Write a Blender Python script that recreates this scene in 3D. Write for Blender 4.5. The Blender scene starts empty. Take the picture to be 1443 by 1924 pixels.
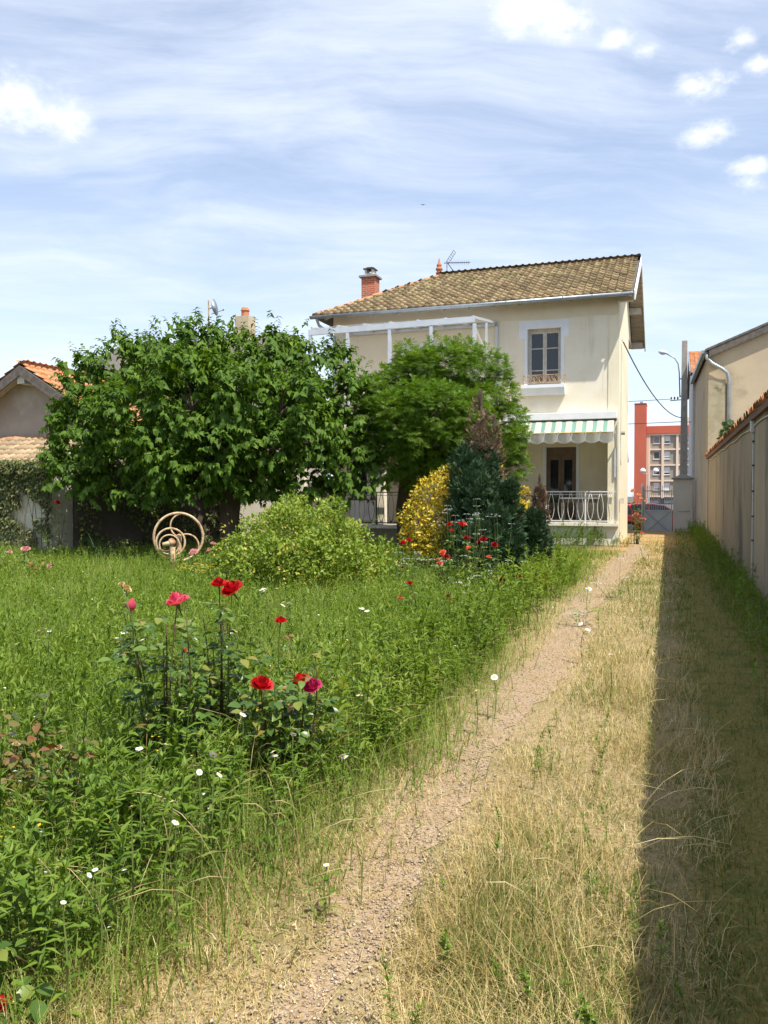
import bpy, math, random
import numpy as np
from mathutils import Vector, Matrix
R = math.radians
rng = np.random.default_rng(7)
random.seed(7)
sc = bpy.context.scene
C = sc.collection

# ------------------------------------------------------------------ camera
FPX, CU, CV = 1557.0, 721.5, 962.0          # focal length and centre in photo pixels
EYE = Vector((0, 0, 1.6)); YAW = R(19.2); PITCH = R(1.36)
fwd = Vector((-math.sin(YAW)*math.cos(PITCH), math.cos(YAW)*math.cos(PITCH), -math.sin(PITCH)))
rgt = Vector((math.cos(YAW), math.sin(YAW), 0))
upv = rgt.cross(fwd)
cam_d = bpy.data.cameras.new('camera'); cam = bpy.data.objects.new('camera', cam_d); C.objects.link(cam)
cam_d.sensor_fit = 'VERTICAL'; cam_d.sensor_height = 36.0; cam_d.lens = 36.0*FPX/1924.0
cam_d.clip_start = 0.05; cam_d.clip_end = 3000
cam.matrix_world = Matrix(((rgt.x, upv.x, -fwd.x, EYE.x), (rgt.y, upv.y, -fwd.y, EYE.y), (rgt.z, upv.z, -fwd.z, EYE.z), (0, 0, 0, 1)))
sc.camera = cam

# ------------------------------------------------------------------ light
SUN = Vector((0.46, -0.30, 1.0)).normalized()      # towards the sun
SUN_EL = math.asin(SUN.z); SUN_AZ = math.atan2(SUN.x, SUN.y)
sl = bpy.data.lights.new('sun', 'SUN'); sl.energy = 4.6; sl.angle = R(0.55); sl.color = (1.0, 0.95, 0.86)
so = bpy.data.objects.new('sun', sl); C.objects.link(so)
so.rotation_euler = (-SUN).to_track_quat('-Z', 'Y').to_euler()
sc.view_settings.view_transform = 'Standard'; sc.view_settings.look = 'None'
sc.view_settings.exposure = 0.60; sc.view_settings.gamma = 1.0; sc.view_settings.use_curve_mapping = False
sc.cycles.use_denoising = True
sc.cycles.max_bounces = 8; sc.cycles.diffuse_bounces = 4; sc.cycles.glossy_bounces = 3
sc.cycles.transmission_bounces = 4; sc.cycles.transparent_max_bounces = 8
sc.cycles.caustics_reflective = False; sc.cycles.caustics_refractive = False

# ------------------------------------------------------------------ node helpers
def nd(nt, typ, **kw):
    n = nt.nodes.new(typ)
    for k, v in kw.items():
        if hasattr(n, k) and k not in ('Scale',): setattr(n, k, v)
        else: n.inputs[k].default_value = v
    return n
def mth(nt, op, a, b=None, c=None, clamp=False):
    n = nt.nodes.new('ShaderNodeMath'); n.operation = op; n.use_clamp = clamp
    for i, x in enumerate((a, b, c)):
        if x is None: continue
        if isinstance(x, (int, float)): n.inputs[i].default_value = x
        else: nt.links.new(x, n.inputs[i])
    return n.outputs[0]
def vmth(nt, op, a, b=None):
    n = nt.nodes.new('ShaderNodeVectorMath'); n.operation = op
    for i, x in enumerate((a, b)):
        if x is None: continue
        if isinstance(x, (tuple, list, Vector)): n.inputs[i].default_value = tuple(x)
        else: nt.links.new(x, n.inputs[i])
    return n.outputs['Value'] if op in ('DOT_PRODUCT', 'LENGTH', 'DISTANCE') else n.outputs[0]
def mix(nt, f, a, b, blend='MIX'):
    n = nt.nodes.new('ShaderNodeMix'); n.data_type = 'RGBA'; n.blend_type = blend
    for s, x in ((n.inputs[0], f), (n.inputs[6], a), (n.inputs[7], b)):
        if isinstance(x, (int, float)): s.default_value = x
        elif isinstance(x, (tuple, list)): s.default_value = (*x[:3], 1)
        else: nt.links.new(x, s)
    return n.outputs[2]
def noise(nt, vec, scale, detail=4, rough=0.55, dist=0.0):
    n = nt.nodes.new('ShaderNodeTexNoise'); n.inputs['Scale'].default_value = scale; n.inputs['Detail'].default_value = detail
    n.inputs['Roughness'].default_value = rough; n.inputs['Distortion'].default_value = dist
    if vec is not None: nt.links.new(vec, n.inputs['Vector'])
    return n.outputs['Fac']
def sstep(nt, x, a, b):
    n = nt.nodes.new('ShaderNodeMapRange'); n.interpolation_type = 'SMOOTHSTEP'
    nt.links.new(x, n.inputs[0]); n.inputs[1].default_value = a; n.inputs[2].default_value = b
    return n.outputs[0]
def ramp(nt, x, stops):
    n = nt.nodes.new('ShaderNodeValToRGB'); e = n.color_ramp.elements
    while len(e) < len(stops): e.new(0.5)
    for el, (p, c) in zip(e, stops): el.position = p; el.color = (*c, 1)
    nt.links.new(x, n.inputs[0]); return n.outputs[0]

# ------------------------------------------------------------------ sky: daylight with veils of cirrus and a few small cumulus
def pix_dir(u, v):
    return (fwd + rgt*((u-CU)/FPX) + upv*((CV-v)/FPX)).normalized()
w = bpy.data.worlds.new('World'); sc.world = w; w.use_nodes = True
nt = w.node_tree; nt.nodes.clear()
sky = nt.nodes.new('ShaderNodeTexSky'); sky.sky_type = 'NISHITA'; sky.sun_disc = False
sky.sun_elevation = SUN_EL; sky.sun_rotation = SUN_AZ; sky.altitude = 200; sky.air_density = 1.0; sky.dust_density = 0.7; sky.ozone_density = 2.2
tc = nt.nodes.new('ShaderNodeTexCoord'); D = tc.outputs['Generated']
sep = nt.nodes.new('ShaderNodeSeparateXYZ'); nt.links.new(D, sep.inputs[0])
zc = mth(nt, 'MAXIMUM', sep.outputs[2], 0.0)
den = mth(nt, 'ADD', zc, 0.16)
cmb = nt.nodes.new('ShaderNodeCombineXYZ')
nt.links.new(mth(nt, 'DIVIDE', sep.outputs[0], den), cmb.inputs[0]); nt.links.new(mth(nt, 'DIVIDE', sep.outputs[1], den), cmb.inputs[1])
rot = nt.nodes.new('ShaderNodeVectorRotate'); rot.rotation_type = 'Z_AXIS'; rot.inputs['Angle'].default_value = R(-24)
nt.links.new(cmb.outputs[0], rot.inputs['Vector'])
P = rot.outputs[0]
warp = nt.nodes.new('ShaderNodeTexNoise'); warp.inputs['Scale'].default_value = 0.9; warp.inputs['Detail'].default_value = 3; nt.links.new(P, warp.inputs['Vector'])
Pw = vmth(nt, 'ADD', P, vmth(nt, 'MULTIPLY', vmth(nt, 'SUBTRACT', warp.outputs['Color'], (0.5, 0.5, 0.5)), (1.0, 0.55, 0)))
st = vmth(nt, 'MULTIPLY', Pw, (0.6, 1.35, 1.0))
n1 = noise(nt, st, 0.85, 4, 0.5)
n2 = noise(nt, vmth(nt, 'MULTIPLY', Pw, (1.0, 3.2, 1.0)), 2.4, 7, 0.66)
cir = mth(nt, 'ADD', mth(nt, 'MULTIPLY', n1, 0.7), mth(nt, 'MULTIPLY', n2, 0.3))
veil = mth(nt, 'ADD', mth(nt, 'MULTIPLY', sstep(nt, cir, 0.38, 0.66), 0.58), 0.24)
lowhaze = sstep(nt, sep.outputs[2], 0.42, 0.05)
veil = mth(nt, 'ADD', mth(nt, 'MULTIPLY', veil, mth(nt, 'SUBTRACT', 1.0, mth(nt, 'MULTIPLY', lowhaze, 0.42))), mth(nt, 'MULTIPLY', lowhaze, 0.42))
# small cumulus: each a direction, an angular size and a squash, with a ragged noise edge
PUFF = [(85, 218, .046), (20, 192, .060), (990, 28, .044), (1055, 46, .036), (1160, 65, .022), (1318, 162, .030), (1352, 150, .022), (1315, 256, .026), (1348, 244, .021),
        (1428, 122, .020), (1400, 348, .020), (1215, 95, .014), (1405, 312, .022), (1395, 75, .020), (-500, 330, .11), (1950, 300, .10), (2300, 60, .12), (-900, 120, .12)]
nz = noise(nt, vmth(nt, 'MULTIPLY', D, (30, 30, 42)), 1.0, 5, 0.62)
D2 = vmth(nt, 'MULTIPLY', D, (1, 1, 1.9))
puff = None
for (u, v, s) in PUFF:
    d0 = pix_dir(u, v); m = mth(nt, 'DIVIDE', vmth(nt, 'DISTANCE', D2, (d0.x, d0.y, d0.z*1.9)), s)
    puff = m if puff is None else mth(nt, 'MINIMUM', puff, m)
pf = mth(nt, 'ADD', puff, mth(nt, 'MULTIPLY', mth(nt, 'SUBTRACT', nz, 0.5), -3.0))
pfm = mth(nt, 'MULTIPLY', sstep(nt, pf, 1.2, -0.7), sstep(nt, puff, 1.5, 0.8))
c1 = mix(nt, veil, sky.outputs[0], (5.2, 5.6, 6.4))
c2 = mix(nt, mth(nt, 'MULTIPLY', pfm, 0.92), c1, (6.9, 6.9, 7.0))
bg = nt.nodes.new('ShaderNodeBackground'); bg.inputs['Strength'].default_value = 0.132
nt.links.new(c2, bg.inputs['Color'])
w.cycles.sampling_method = 'MANUAL'; w.cycles.sample_map_resolution = 256
ow = nt.nodes.new('ShaderNodeOutputWorld'); nt.links.new(bg.outputs[0], ow.inputs[0])

# ------------------------------------------------------------------ materials
MAT = {}
def pr(name):
    m = bpy.data.materials.new(name); m.use_nodes = True; t = m.node_tree
    return m, t, t.nodes['Principled BSDF']
def M(name, c1, c2=None, scale=3.0, rough=0.85, bump=0.0, bscale=60.0, metal=0.0, spec=0.3, stretch=(1, 1, 1), lo=0.35, hi=0.65, c3=None, s3=0.6, f3=(0.55, 0.75), island=0.0, streak=None):
    """plain surface: two colours through noise, an optional third for stains, fine relief"""
    m, t, b = pr(name)
    b.inputs['Roughness'].default_value = rough; b.inputs['Metallic'].default_value = metal; b.inputs['Specular IOR Level'].default_value = spec
    g = nd(t, 'ShaderNodeTexCoord').outputs['Object']
    col = None
    if c2 is not None:
        v = vmth(t, 'MULTIPLY', g, stretch)
        col = mix(t, sstep(t, noise(t, v, scale, 6, 0.62), lo, hi), c1, c2)
        if c3 is not None:
            col = mix(t, sstep(t, noise(t, vmth(t, 'ADD', v, (31, 7, 3)), s3, 7, 0.65), *f3), col, c3)
    if streak is not None:      # rain streaks running down the wall
        sn = sstep(t, noise(t, vmth(t, 'MULTIPLY', g, (5, 5, .35)), 1.0, 6, .65), .52, .72); pn = sstep(t, noise(t, vmth(t, 'ADD', g, (3, 9, 5)), .45, 3), .42, .62)
        col = mix(t, mth(t, 'MULTIPLY', mth(t, 'MULTIPLY', sn, pn), streak[1]), col, streak[0])
    if island > 0:
        geo = nd(t, 'ShaderNodeNewGeometry'); oi = nd(t, 'ShaderNodeObjectInfo')
        rr = mth(t, 'FRACT', mth(t, 'ADD', geo.outputs['Random Per Island'], oi.outputs['Random']))
        hsv = nd(t, 'ShaderNodeHueSaturation'); t.links.new(mth(t, 'ADD', 1.0-island/2, mth(t, 'MULTIPLY', rr, island)), hsv.inputs['Value'])
        if col is None: hsv.inputs['Color'].default_value = (*c1, 1)
        else: t.links.new(col, hsv.inputs['Color'])
        col = hsv.outputs[0]
    if col is None: b.inputs['Base Color'].default_value = (*c1, 1)
    else: t.links.new(col, b.inputs['Base Color'])
    if bump:
        bn = nd(t, 'ShaderNodeBump'); bn.inputs['Strength'].default_value = min(1, bump); bn.inputs['Distance'].default_value = 0.01
        t.links.new(noise(t, g, bscale, 5, 0.6), bn.inputs['Height']); t.links.new(bn.outputs[0], b.inputs['Normal'])
    MAT[name] = m; return m
def leafM(name, stops, trans=0.35, rough=0.45, spec=0.4, big=0.0, tint=(1.25, 1.2, 0.5)):
    """foliage: colour picked per leaf, light passing through"""
    m, t, b = pr(name)
    geo = nd(t, 'ShaderNodeNewGeometry'); oi = nd(t, 'ShaderNodeObjectInfo')
    rr = mth(t, 'FRACT', mth(t, 'ADD', geo.outputs['Random Per Island'], oi.outputs['Random']))
    if big:
        g = nd(t, 'ShaderNodeTexCoord').outputs['Object']
        rr = mth(t, 'ADD', mth(t, 'MULTIPLY', rr, 0.6), mth(t, 'MULTIPLY', sstep(t, noise(t, g, big, 3), 0.3, 0.7), 0.4))
    col = ramp(t, rr, stops)
    t.links.new(col, b.inputs['Base Color']); b.inputs['Roughness'].default_value = rough; b.inputs['Specular IOR Level'].default_value = spec
    tr = nd(t, 'ShaderNodeBsdfTranslucent'); t.links.new(mix(t, 1.0, col, tint, 'MULTIPLY'), tr.inputs[0])
    ms = nd(t, 'ShaderNodeMixShader'); ms.inputs[0].default_value = trans
    t.links.new(b.outputs[0], ms.inputs[1]); t.links.new(tr.outputs[0], ms.inputs[2])
    t.links.new(ms.outputs[0], t.nodes['Material Output'].inputs[0])
    MAT[name] = m; return m
def glassM(name, tint=(0.02, 0.025, 0.03), rough=0.03, alpha=1.0):
    m, t, b = pr(name)
    b.inputs['Base Color'].default_value = (*tint, 1); b.inputs['Roughness'].default_value = rough; b.inputs['Specular IOR Level'].default_value = 0.6; b.inputs['Alpha'].default_value = alpha
    MAT[name] = m; return m

# ------------------------------------------------------------------ mesh helpers
def mesh_np(name, V, T, mats, smooth=False, mi=None):
    """mesh from numpy vertices and triangles (or quads)"""
    V = np.asarray(V, np.float32); T = np.asarray(T, np.int32); k = T.shape[1]
    me = bpy.data.meshes.new(name)
    me.vertices.add(len(V)); me.vertices.foreach_set('co', V.ravel())
    me.loops.add(T.size); me.loops.foreach_set('vertex_index', T.ravel())
    me.polygons.add(len(T)); me.polygons.foreach_set('loop_start', np.arange(0, T.size, k, dtype=np.int32))
    if smooth: me.polygons.foreach_set('use_smooth', np.ones(len(T), bool))
    for m in (mats if isinstance(mats, (list, tuple)) else [mats]): me.materials.append(MAT[m])
    if mi is not None: me.polygons.foreach_set('material_index', np.asarray(mi, np.int32))
    me.update(calc_edges=True); me.validate(); return me
def ob(name, me, parent=None, loc=(0, 0, 0), rot=(0, 0, 0), scale=(1, 1, 1)):
    o = bpy.data.objects.new(name, me); C.objects.link(o); o.parent = parent
    o.location = loc; o.rotation_euler = rot; o.scale = scale; return o
def tag(o, label=None, cat=None, group=None, kind=None):
    for k, v in (('label', label), ('category', cat), ('group', group), ('kind', kind)):
        if v: o[k] = v
    return o
def empty(name, loc, label, cat, group=None, rz=0):
    o = bpy.data.objects.new(name, None); C.objects.link(o); o.location = loc; o.rotation_euler = (0, 0, rz); o.empty_display_size = 0.2
    return tag(o, label, cat, group, 'thing')
class MB:
    def __init__(s): s.v = []; s.f = []
    def add(s, vs, fs):
        n = len(s.v); s.v += [tuple(x) for x in vs]; s.f += [tuple(i+n for i in f) for f in fs]; return s
    def box(s, x0, x1, y0, y1, z0, z1):
        return s.add([(x0, y0, z0), (x1, y0, z0), (x1, y1, z0), (x0, y1, z0), (x0, y0, z1), (x1, y0, z1), (x1, y1, z1), (x0, y1, z1)],
                     [(0, 3, 2, 1), (4, 5, 6, 7), (0, 1, 5, 4), (1, 2, 6, 5), (2, 3, 7, 6), (3, 0, 4, 7)])
    def bar(s, a, b, wd, ht=None, up=(0, 0, 1)):
        a = Vector(a); b = Vector(b); d = (b-a).normalized(); u0 = Vector(up)
        if abs(d.dot(u0)) > 0.98: u0 = Vector((0, 1, 0))
        x = d.cross(u0).normalized()*(wd/2); y = x.cross(d).normalized()*((ht or wd)/2)
        return s.add([a-x-y, a+x-y, a+x+y, a-x+y, b-x-y, b+x-y, b+x+y, b-x+y], [(0, 3, 2, 1), (4, 5, 6, 7), (0, 1, 5, 4), (1, 2, 6, 5), (2, 3, 7, 6), (3, 0, 4, 7)])
    def tube(s, pts, rad, n=6, closed=False, caps=True):
        pts = [Vector(p) for p in pts]; L = len(pts); rad = rad if isinstance(rad, (list, tuple)) else [rad]*L
        prev = None; base = len(s.v)
        for i, p in enumerate(pts):
            if closed: d = pts[(i+1) % L]-pts[i-1]
            else: d = pts[min(i+1, L-1)]-pts[max(i-1, 0)]
            d.normalize()
            if prev is None: x = d.orthogonal().normalized()
            else: x = (prev-d*prev.dot(d)); x = x.normalized() if x.length > 1e-6 else d.orthogonal().normalized()
            prev = x; y = d.cross(x)
            for k in range(n):
                t = 2*math.pi*k/n; s.v.append(tuple(p+(x*math.cos(t)+y*math.sin(t))*rad[i]))
        for i in range(L if closed else L-1):
            a = base+i*n; b = base+((i+1) % L)*n
            for k in range(n): s.f.append((a+k, a+(k+1) % n, b+(k+1) % n, b+k))
        if caps and not closed:
            s.f.append(tuple(base+k for k in reversed(range(n)))); s.f.append(tuple(base+(L-1)*n+k for k in range(n)))
        return s
    def lathe(s, prof, n=16, c=(0, 0)):
        base = len(s.v)
        for r, z in prof:
            for k in range(n): t = 2*math.pi*k/n; s.v.append((c[0]+r*math.cos(t), c[1]+r*math.sin(t), z))
        for i in range(len(prof)-1):
            for k in range(n): s.f.append((base+i*n+k, base+i*n+(k+1) % n, base+(i+1)*n+(k+1) % n, base+(i+1)*n+k))
        s.f.append(tuple(base+k for k in reversed(range(n)))); s.f.append(tuple(base+(len(prof)-1)*n+k for k in range(n)))
        return s
    def prism(s, poly, ax, a, b):
        """2D polygon extruded along axis ax ('x','y','z') from a to b"""
        n = len(poly)
        def P(p, q): return (q, p[0], p[1]) if ax == 'x' else (p[0], q, p[1]) if ax == 'y' else (p[0], p[1], q)
        return s.add([P(p, a) for p in poly]+[P(p, b) for p in poly], [tuple(reversed(range(n))), tuple(range(n, 2*n))]+[(i, (i+1) % n, n+(i+1) % n, n+i) for i in range(n)])
    def mesh(s, name, mat, smooth=False, bevel=0):
        me = bpy.data.meshes.new(name); me.from_pydata(s.v, [], s.f)
        for m in (mat if isinstance(mat, (list, tuple)) else [mat]): me.materials.append(MAT[m])
        if smooth: me.polygons.foreach_set('use_smooth', [True]*len(me.polygons))
        import bmesh
        bm = bmesh.new(); bm.from_mesh(me); bmesh.ops.recalc_face_normals(bm, faces=bm.faces); bm.to_mesh(me); bm.free()
        return me
    def build(s, name, mat, parent=None, smooth=False, bevel=0, loc=(0, 0, 0), rot=(0, 0, 0)):
        o = ob(name, s.mesh(name, mat, smooth), parent, loc, rot)
        if bevel:
            b = o.modifiers.new('bevel', 'BEVEL'); b.width = bevel; b.segments = 2; b.limit_method = 'ANGLE'
        return o
def wall_holes(x0, x1, z0, z1, holes, t, axis='y', pos=0.0):
    """wall panel with openings: front at pos, thickness t behind; holes are (x0,x1,z0,z1)"""
    xs = sorted({x0, x1, *[h[0] for h in holes], *[h[1] for h in holes]}); zs = sorted({z0, z1, *[h[2] for h in holes], *[h[3] for h in holes]})
    xs = [x for x in xs if x0 <= x <= x1]; zs = [z for z in zs if z0 <= z <= z1]
    nx, nz = len(xs)-1, len(zs)-1; b = MB()
    def solid(i, j):
        if i < 0 or j < 0 or i >= nx or j >= nz: return False
        cx, cz = (xs[i]+xs[i+1])/2, (zs[j]+zs[j+1])/2
        return not any(h[0] < cx < h[1] and h[2] < cz < h[3] for h in holes)
    def P(x, y, z): return (x, y, z) if axis == 'y' else (y, x, z)
    def q(*p): b.add([P(*k) for k in p], [(0, 1, 2, 3)])
    f, k = pos, pos+t
    for i in range(nx):
        for j in range(nz):
            if not solid(i, j): continue
            a, c, d, e = xs[i], xs[i+1], zs[j], zs[j+1]
            q((a, f, d), (c, f, d), (c, f, e), (a, f, e)); q((a, k, d), (a, k, e), (c, k, e), (c, k, d))
            if not solid(i-1, j): q((a, f, d), (a, f, e), (a, k, e), (a, k, d))
            if not solid(i+1, j): q((c, f, d), (c, k, d), (c, k, e), (c, f, e))
            if not solid(i, j-1): q((a, f, d), (a, k, d), (c, k, d), (c, f, d))
            if not solid(i, j+1): q((a, f, e), (c, f, e), (c, k, e), (a, k, e))
    return b
def norm(a): return a/np.maximum(np.linalg.norm(a, axis=-1, keepdims=True), 1e-9)
def frames(axis, hint):
    """orthonormal frames (x across, y along axis, z normal) from axis and a rough normal"""
    y = norm(axis); x = np.cross(y, hint); bad = np.linalg.norm(x, axis=1) < 1e-4
    x[bad] = np.cross(y[bad], np.array([0.31, 0.87, 0.39])); x = norm(x); return x, y, np.cross(x, y)
def stamp(tv, tf, org, X, Y, Z, sx, sy=None, sz=None):
    """bake copies of a small template; returns vertices and faces"""
    tv = np.asarray(tv, float); tf = np.asarray(tf, int); n = len(org)
    sx = np.broadcast_to(np.asarray(sx, float), (n,)); sy = sx if sy is None else np.broadcast_to(np.asarray(sy, float), (n,)); sz = sx if sz is None else np.broadcast_to(np.asarray(sz, float), (n,))
    v = org[:, None, :] + X[:, None, :]*(tv[None, :, 0:1]*sx[:, None, None]) + Y[:, None, :]*(tv[None, :, 1:2]*sy[:, None, None]) + Z[:, None, :]*(tv[None, :, 2:3]*sz[:, None, None])
    f = tf[None] + (np.arange(n)*len(tv))[:, None, None]
    return v.reshape(-1, 3), f.reshape(-1, tf.shape[1])
def join(parts):
    vs, fs, o = [], [], 0
    for v, f in parts:
        vs.append(v); fs.append(f+o); o += len(v)
    return np.concatenate(vs), np.concatenate(fs)
# leaf templates: x across, y along, z up
def blade_t(bend, seg=4, wid=1.0):
    v, f = [], []
    for i in range(seg):
        t = i/seg; wv = wid*(1-t**1.6)*0.5
        y = t*(1-0.35*bend*t); z = -bend*t*t*0.75
        v += [(-wv, y, z), (wv, y, z)]
    v.append((0, 1-0.35*bend, -bend*0.75)); n = len(v)-1
    for i in range(seg-1): a = 2*i; f += [(a, a+1, a+3), (a, a+3, a+2)]
    f.append((2*seg-2, 2*seg-1, n)); return np.array(v), np.array(f)
def leaf_t(prof, fold=0.2, droop=0.3):
    """prof: list of (along, half width); folded along the midrib and drooping to the tip"""
    v, f = [], []
    for y, wv in prof:
        z = -droop*y*y; v += [(-wv, y, z+fold*wv), (0, y, z), (wv, y, z+fold*wv)]
    for i in range(len(prof)-1):
        a = 3*i; b = a+3
        f += [(a, a+1, b+1), (a, b+1, b), (a+1, a+2, b+2), (a+1, b+2, b+1)]
    return np.array(v), np.array(f)
LEAF_OVAL = leaf_t([(0, .03), (.18, .26), (.45, .36), (.75, .24), (1, .01)], .3, .25)
LEAF_HEART = leaf_t([(0, .05), (.03, .30), (.3, .40), (.6, .26), (.85, .08), (1, .01)], .35, .55)
LEAF_LANCE = leaf_t([(0, .03), (.42, .13), (1, .005)], .4, .35)
HEART_LITE = leaf_t([(0, .16), (.34, .38), (1, .01)], .35, .55)
OVAL_LITE = leaf_t([(0, .04), (.45, .36), (1, .01)], .3, .25)
LEAF_TINY = (np.array([(0, 0, 0), (.3, .5, .06), (0, 1, -.08), (-.3, .5, .06)]), np.array([(0, 1, 2), (0, 2, 3)]))
def rand_unit(n):
    a = rng.normal(size=(n, 3)); return norm(a)
def pt(u, v, Y=None, d=None, X=None):
    r = fwd + rgt*((u-CU)/FPX) + upv*((CV-v)/FPX)
    if Y is not None: s = Y/r.y
    elif X is not None: s = X/r.x
    elif d is not None: s = d
    else: s = -EYE.z/r.z
    return EYE + r*s
def gp(u, v): return pt(u, v)
def cdepth(x, y): return x*fwd.x + y*fwd.y
# ------------------------------------------------------------------ surface materials
M('cream_render', (.82, .755, .605), (.78, .70, .545), 1.2, .9, .25, 90, c3=(.70, .60, .45), s3=.7, f3=(.54, .74), streak=((.52, .44, .33), .55))
M('cream_side', (.82, .75, .56), (.76, .69, .50), 1.4, .9, .25, 90, streak=((.56, .46, .32), .6))
M('band_render', (.76, .68, .52), (.70, .61, .46), 1.0, .9, .2, 90)
M('white_base', (.82, .80, .74), (.74, .70, .62), 2.0, .9, .3, 60, c3=(.40, .33, .24), s3=1.3, f3=(.60, .72))
M('white_paint', (.80, .80, .78), (.74, .74, .72), 4, .6, .1)
M('white_surround', (.80, .82, .84), (.74, .76, .78), 3, .8, .1)
M('aged_white', (.62, .58, .50), (.50, .46, .38), 8, .8, .3)
M('grey_wood', (.40, .36, .29), (.52, .47, .38), 6, .9, .5, 30, stretch=(1, 8, 1), c3=(.16, .13, .10), s3=2.2)
M('dark_wood', (.10, .085, .075), (.16, .14, .12), 7, .85, .4, 30)
M('brown_door', (.17, .12, .085), (.13, .09, .065), 5, .6, .2)
M('zinc', (.30, .34, .37), (.38, .42, .45), 4, .45, .1, metal=.6)
M('alu', (.66, .68, .70), (.58, .60, .63), 3, .4, metal=.35)
M('iron_dark', (.055, .05, .045), (.10, .08, .06), 12, .7)
M('rust', (.44, .26, .14), (.62, .50, .32), 9, .85, .6, 80, c3=(.28, .12, .055), s3=5, f3=(.52, .66))
M('tile', (.20, .12, .075), (.255, .225, .105), 4.0, .95, .5, 50, c3=(.085, .065, .042), s3=7, f3=(.52, .64), island=.7, stretch=(1.6, 1, 1))
M('tile_orange', (.52, .20, .08), (.44, .24, .13), 3.0, .9, .5, 50, island=.4, c3=(.30, .24, .12), s3=3)
M('tile_pale', (.40, .28, .17), (.30, .25, .15), 3.0, .95, .5, 50, island=.5, c3=(.50, .20, .09), s3=1.2, f3=(.58, .66))
M('terracotta', (.50, .20, .10), (.42, .17, .09), 6, .85, .3)
M('glass_dark', (.03, .03, .035)); glassM('glass_dark', (.018, .022, .026), .04); glassM('glass_mid', (.16, .17, .18), .06)
glassM('clear_roof', (.75, .78, .80), .25, .28)
M('curtain', (.72, .72, .70), (.64, .64, .63), 6, .9)
M('wall_stain', (.30, .245, .175), (.38, .305, .21), .55, .95, .6, 45, stretch=(1, 1, .5), c3=(.12, .112, .095), s3=.5, f3=(.46, .66), streak=((.10, .095, .08), .45))
M('wall_ochre', (.55, .45, .31), (.48, .39, .27), .8, .95, .3, 60, c3=(.40, .32, .22), s3=.9, streak=((.34, .28, .20), .6))
M('wall_mossy', (.42, .37, .26), (.34, .30, .20), 3, .95, .5, 40, c3=(.20, .18, .11), s3=2.5, f3=(.55, .7))
M('wall_white', (.66, .64, .60), (.58, .56, .52), .8, .9, .2, 60)
M('grey_render', (.36, .30, .25), (.42, .36, .30), .9, .95, .3, 50, c3=(.48, .44, .40), s3=.7)
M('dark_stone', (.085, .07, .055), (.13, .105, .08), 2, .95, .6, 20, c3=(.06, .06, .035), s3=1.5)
M('pale_wall', (.74, .68, .55), (.66, .60, .47), 1.5, .9, .3, 50)
M('concrete', (.30, .275, .24), (.36, .33, .29), 5, .9, .4, 40)
M('concrete_cap', (.26, .25, .23), (.34, .33, .30), 5, .9, .4, 40)
M('gate_grey', (.58, .60, .61), (.52, .54, .55), 2, .6, .1, metal=.1)
M('red_facade', (.52, .125, .07), (.47, .115, .068), .3, .8)
M('taupe', (.33, .29, .235), (.30, .265, .215), .2, .9)
M('peach', (.76, .61, .47), (.70, .57, .44), .3, .9)
M('brick_dark', (.20, .11, .08), (.15, .09, .07), 2, .9)
M('plastic_grey', (.52, .52, .50), (.44, .44, .42), 8, .6)
M('black', (.02, .02, .02), None, rough=.6)
M('lamp_white', (.75, .76, .76), None, rough=.35)
M('asphalt', (.055, .055, .055), (.075, .07, .068), 4, .9, .4, 120)
M('bark', (.085, .06, .042), (.13, .10, .075), 4, .95, .9, 18, stretch=(1, 1, .25))
M('bark_pale', (.16, .12, .085), (.11, .085, .06), 6, .95, .9, 25, stretch=(1, 1, .3))
# brick with mortar for the chimney
m, t, b = pr('chimney_brick'); MAT['chimney_brick'] = m
g = nd(t, 'ShaderNodeTexCoord').outputs['Object']; sx = nd(t, 'ShaderNodeSeparateXYZ'); t.links.new(g, sx.inputs[0]); cb = nd(t, 'ShaderNodeCombineXYZ')
t.links.new(mth(t, 'ADD', sx.outputs[0], sx.outputs[1]), cb.inputs[0]); t.links.new(sx.outputs[2], cb.inputs[1])
bk = nd(t, 'ShaderNodeTexBrick'); t.links.new(cb.outputs[0], bk.inputs[0]); bk.inputs['Color1'].default_value = (.50, .13, .06, 1); bk.inputs['Color2'].default_value = (.40, .11, .06, 1); bk.inputs['Mortar'].default_value = (.55, .42, .33, 1)
bk.inputs['Scale'].default_value = 1.0; bk.inputs['Brick Width'].default_value = .22; bk.inputs['Row Height'].default_value = .075; bk.inputs['Mortar Size'].default_value = .006
t.links.new(bk.outputs[0], b.inputs['Base Color']); b.inputs['Roughness'].default_value = .9
# ground: soil, dry thatch, moss and gravel by place
m, t, b = pr('earth'); MAT['earth'] = m
g = nd(t, 'ShaderNodeTexCoord').outputs['Object']; sx = nd(t, 'ShaderNodeSeparateXYZ'); t.links.new(g, sx.inputs[0])
wob = mth(t, 'MULTIPLY', mth(t, 'SUBTRACT', noise(t, g, .9, 5), .5), 1.1)
xx = mth(t, 'ADD', sx.outputs[0], wob)
fine = noise(t, g, 38, 6, .7); med = noise(t, g, 3.2, 6, .65)
soil = mix(t, sstep(t, med, .35, .65), (.085, .075, .035), (.06, .075, .025))
thatch = mix(t, sstep(t, fine, .35, .68), (.28, .205, .105), (.45, .35, .20))
thatch = mix(t, mth(t, 'MULTIPLY', sstep(t, med, .52, .7), .5), thatch, (.17, .15, .05))
moss = mix(t, sstep(t, fine, .3, .7), (.17, .145, .042), (.29, .225, .07)); moss = mix(t, sstep(t, med, .48, .66), moss, (.12, .13, .035))
far = sstep(t, sx.outputs[1], 14, 24)
thatch = mix(t, far, thatch, (.40, .26, .125))
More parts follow.
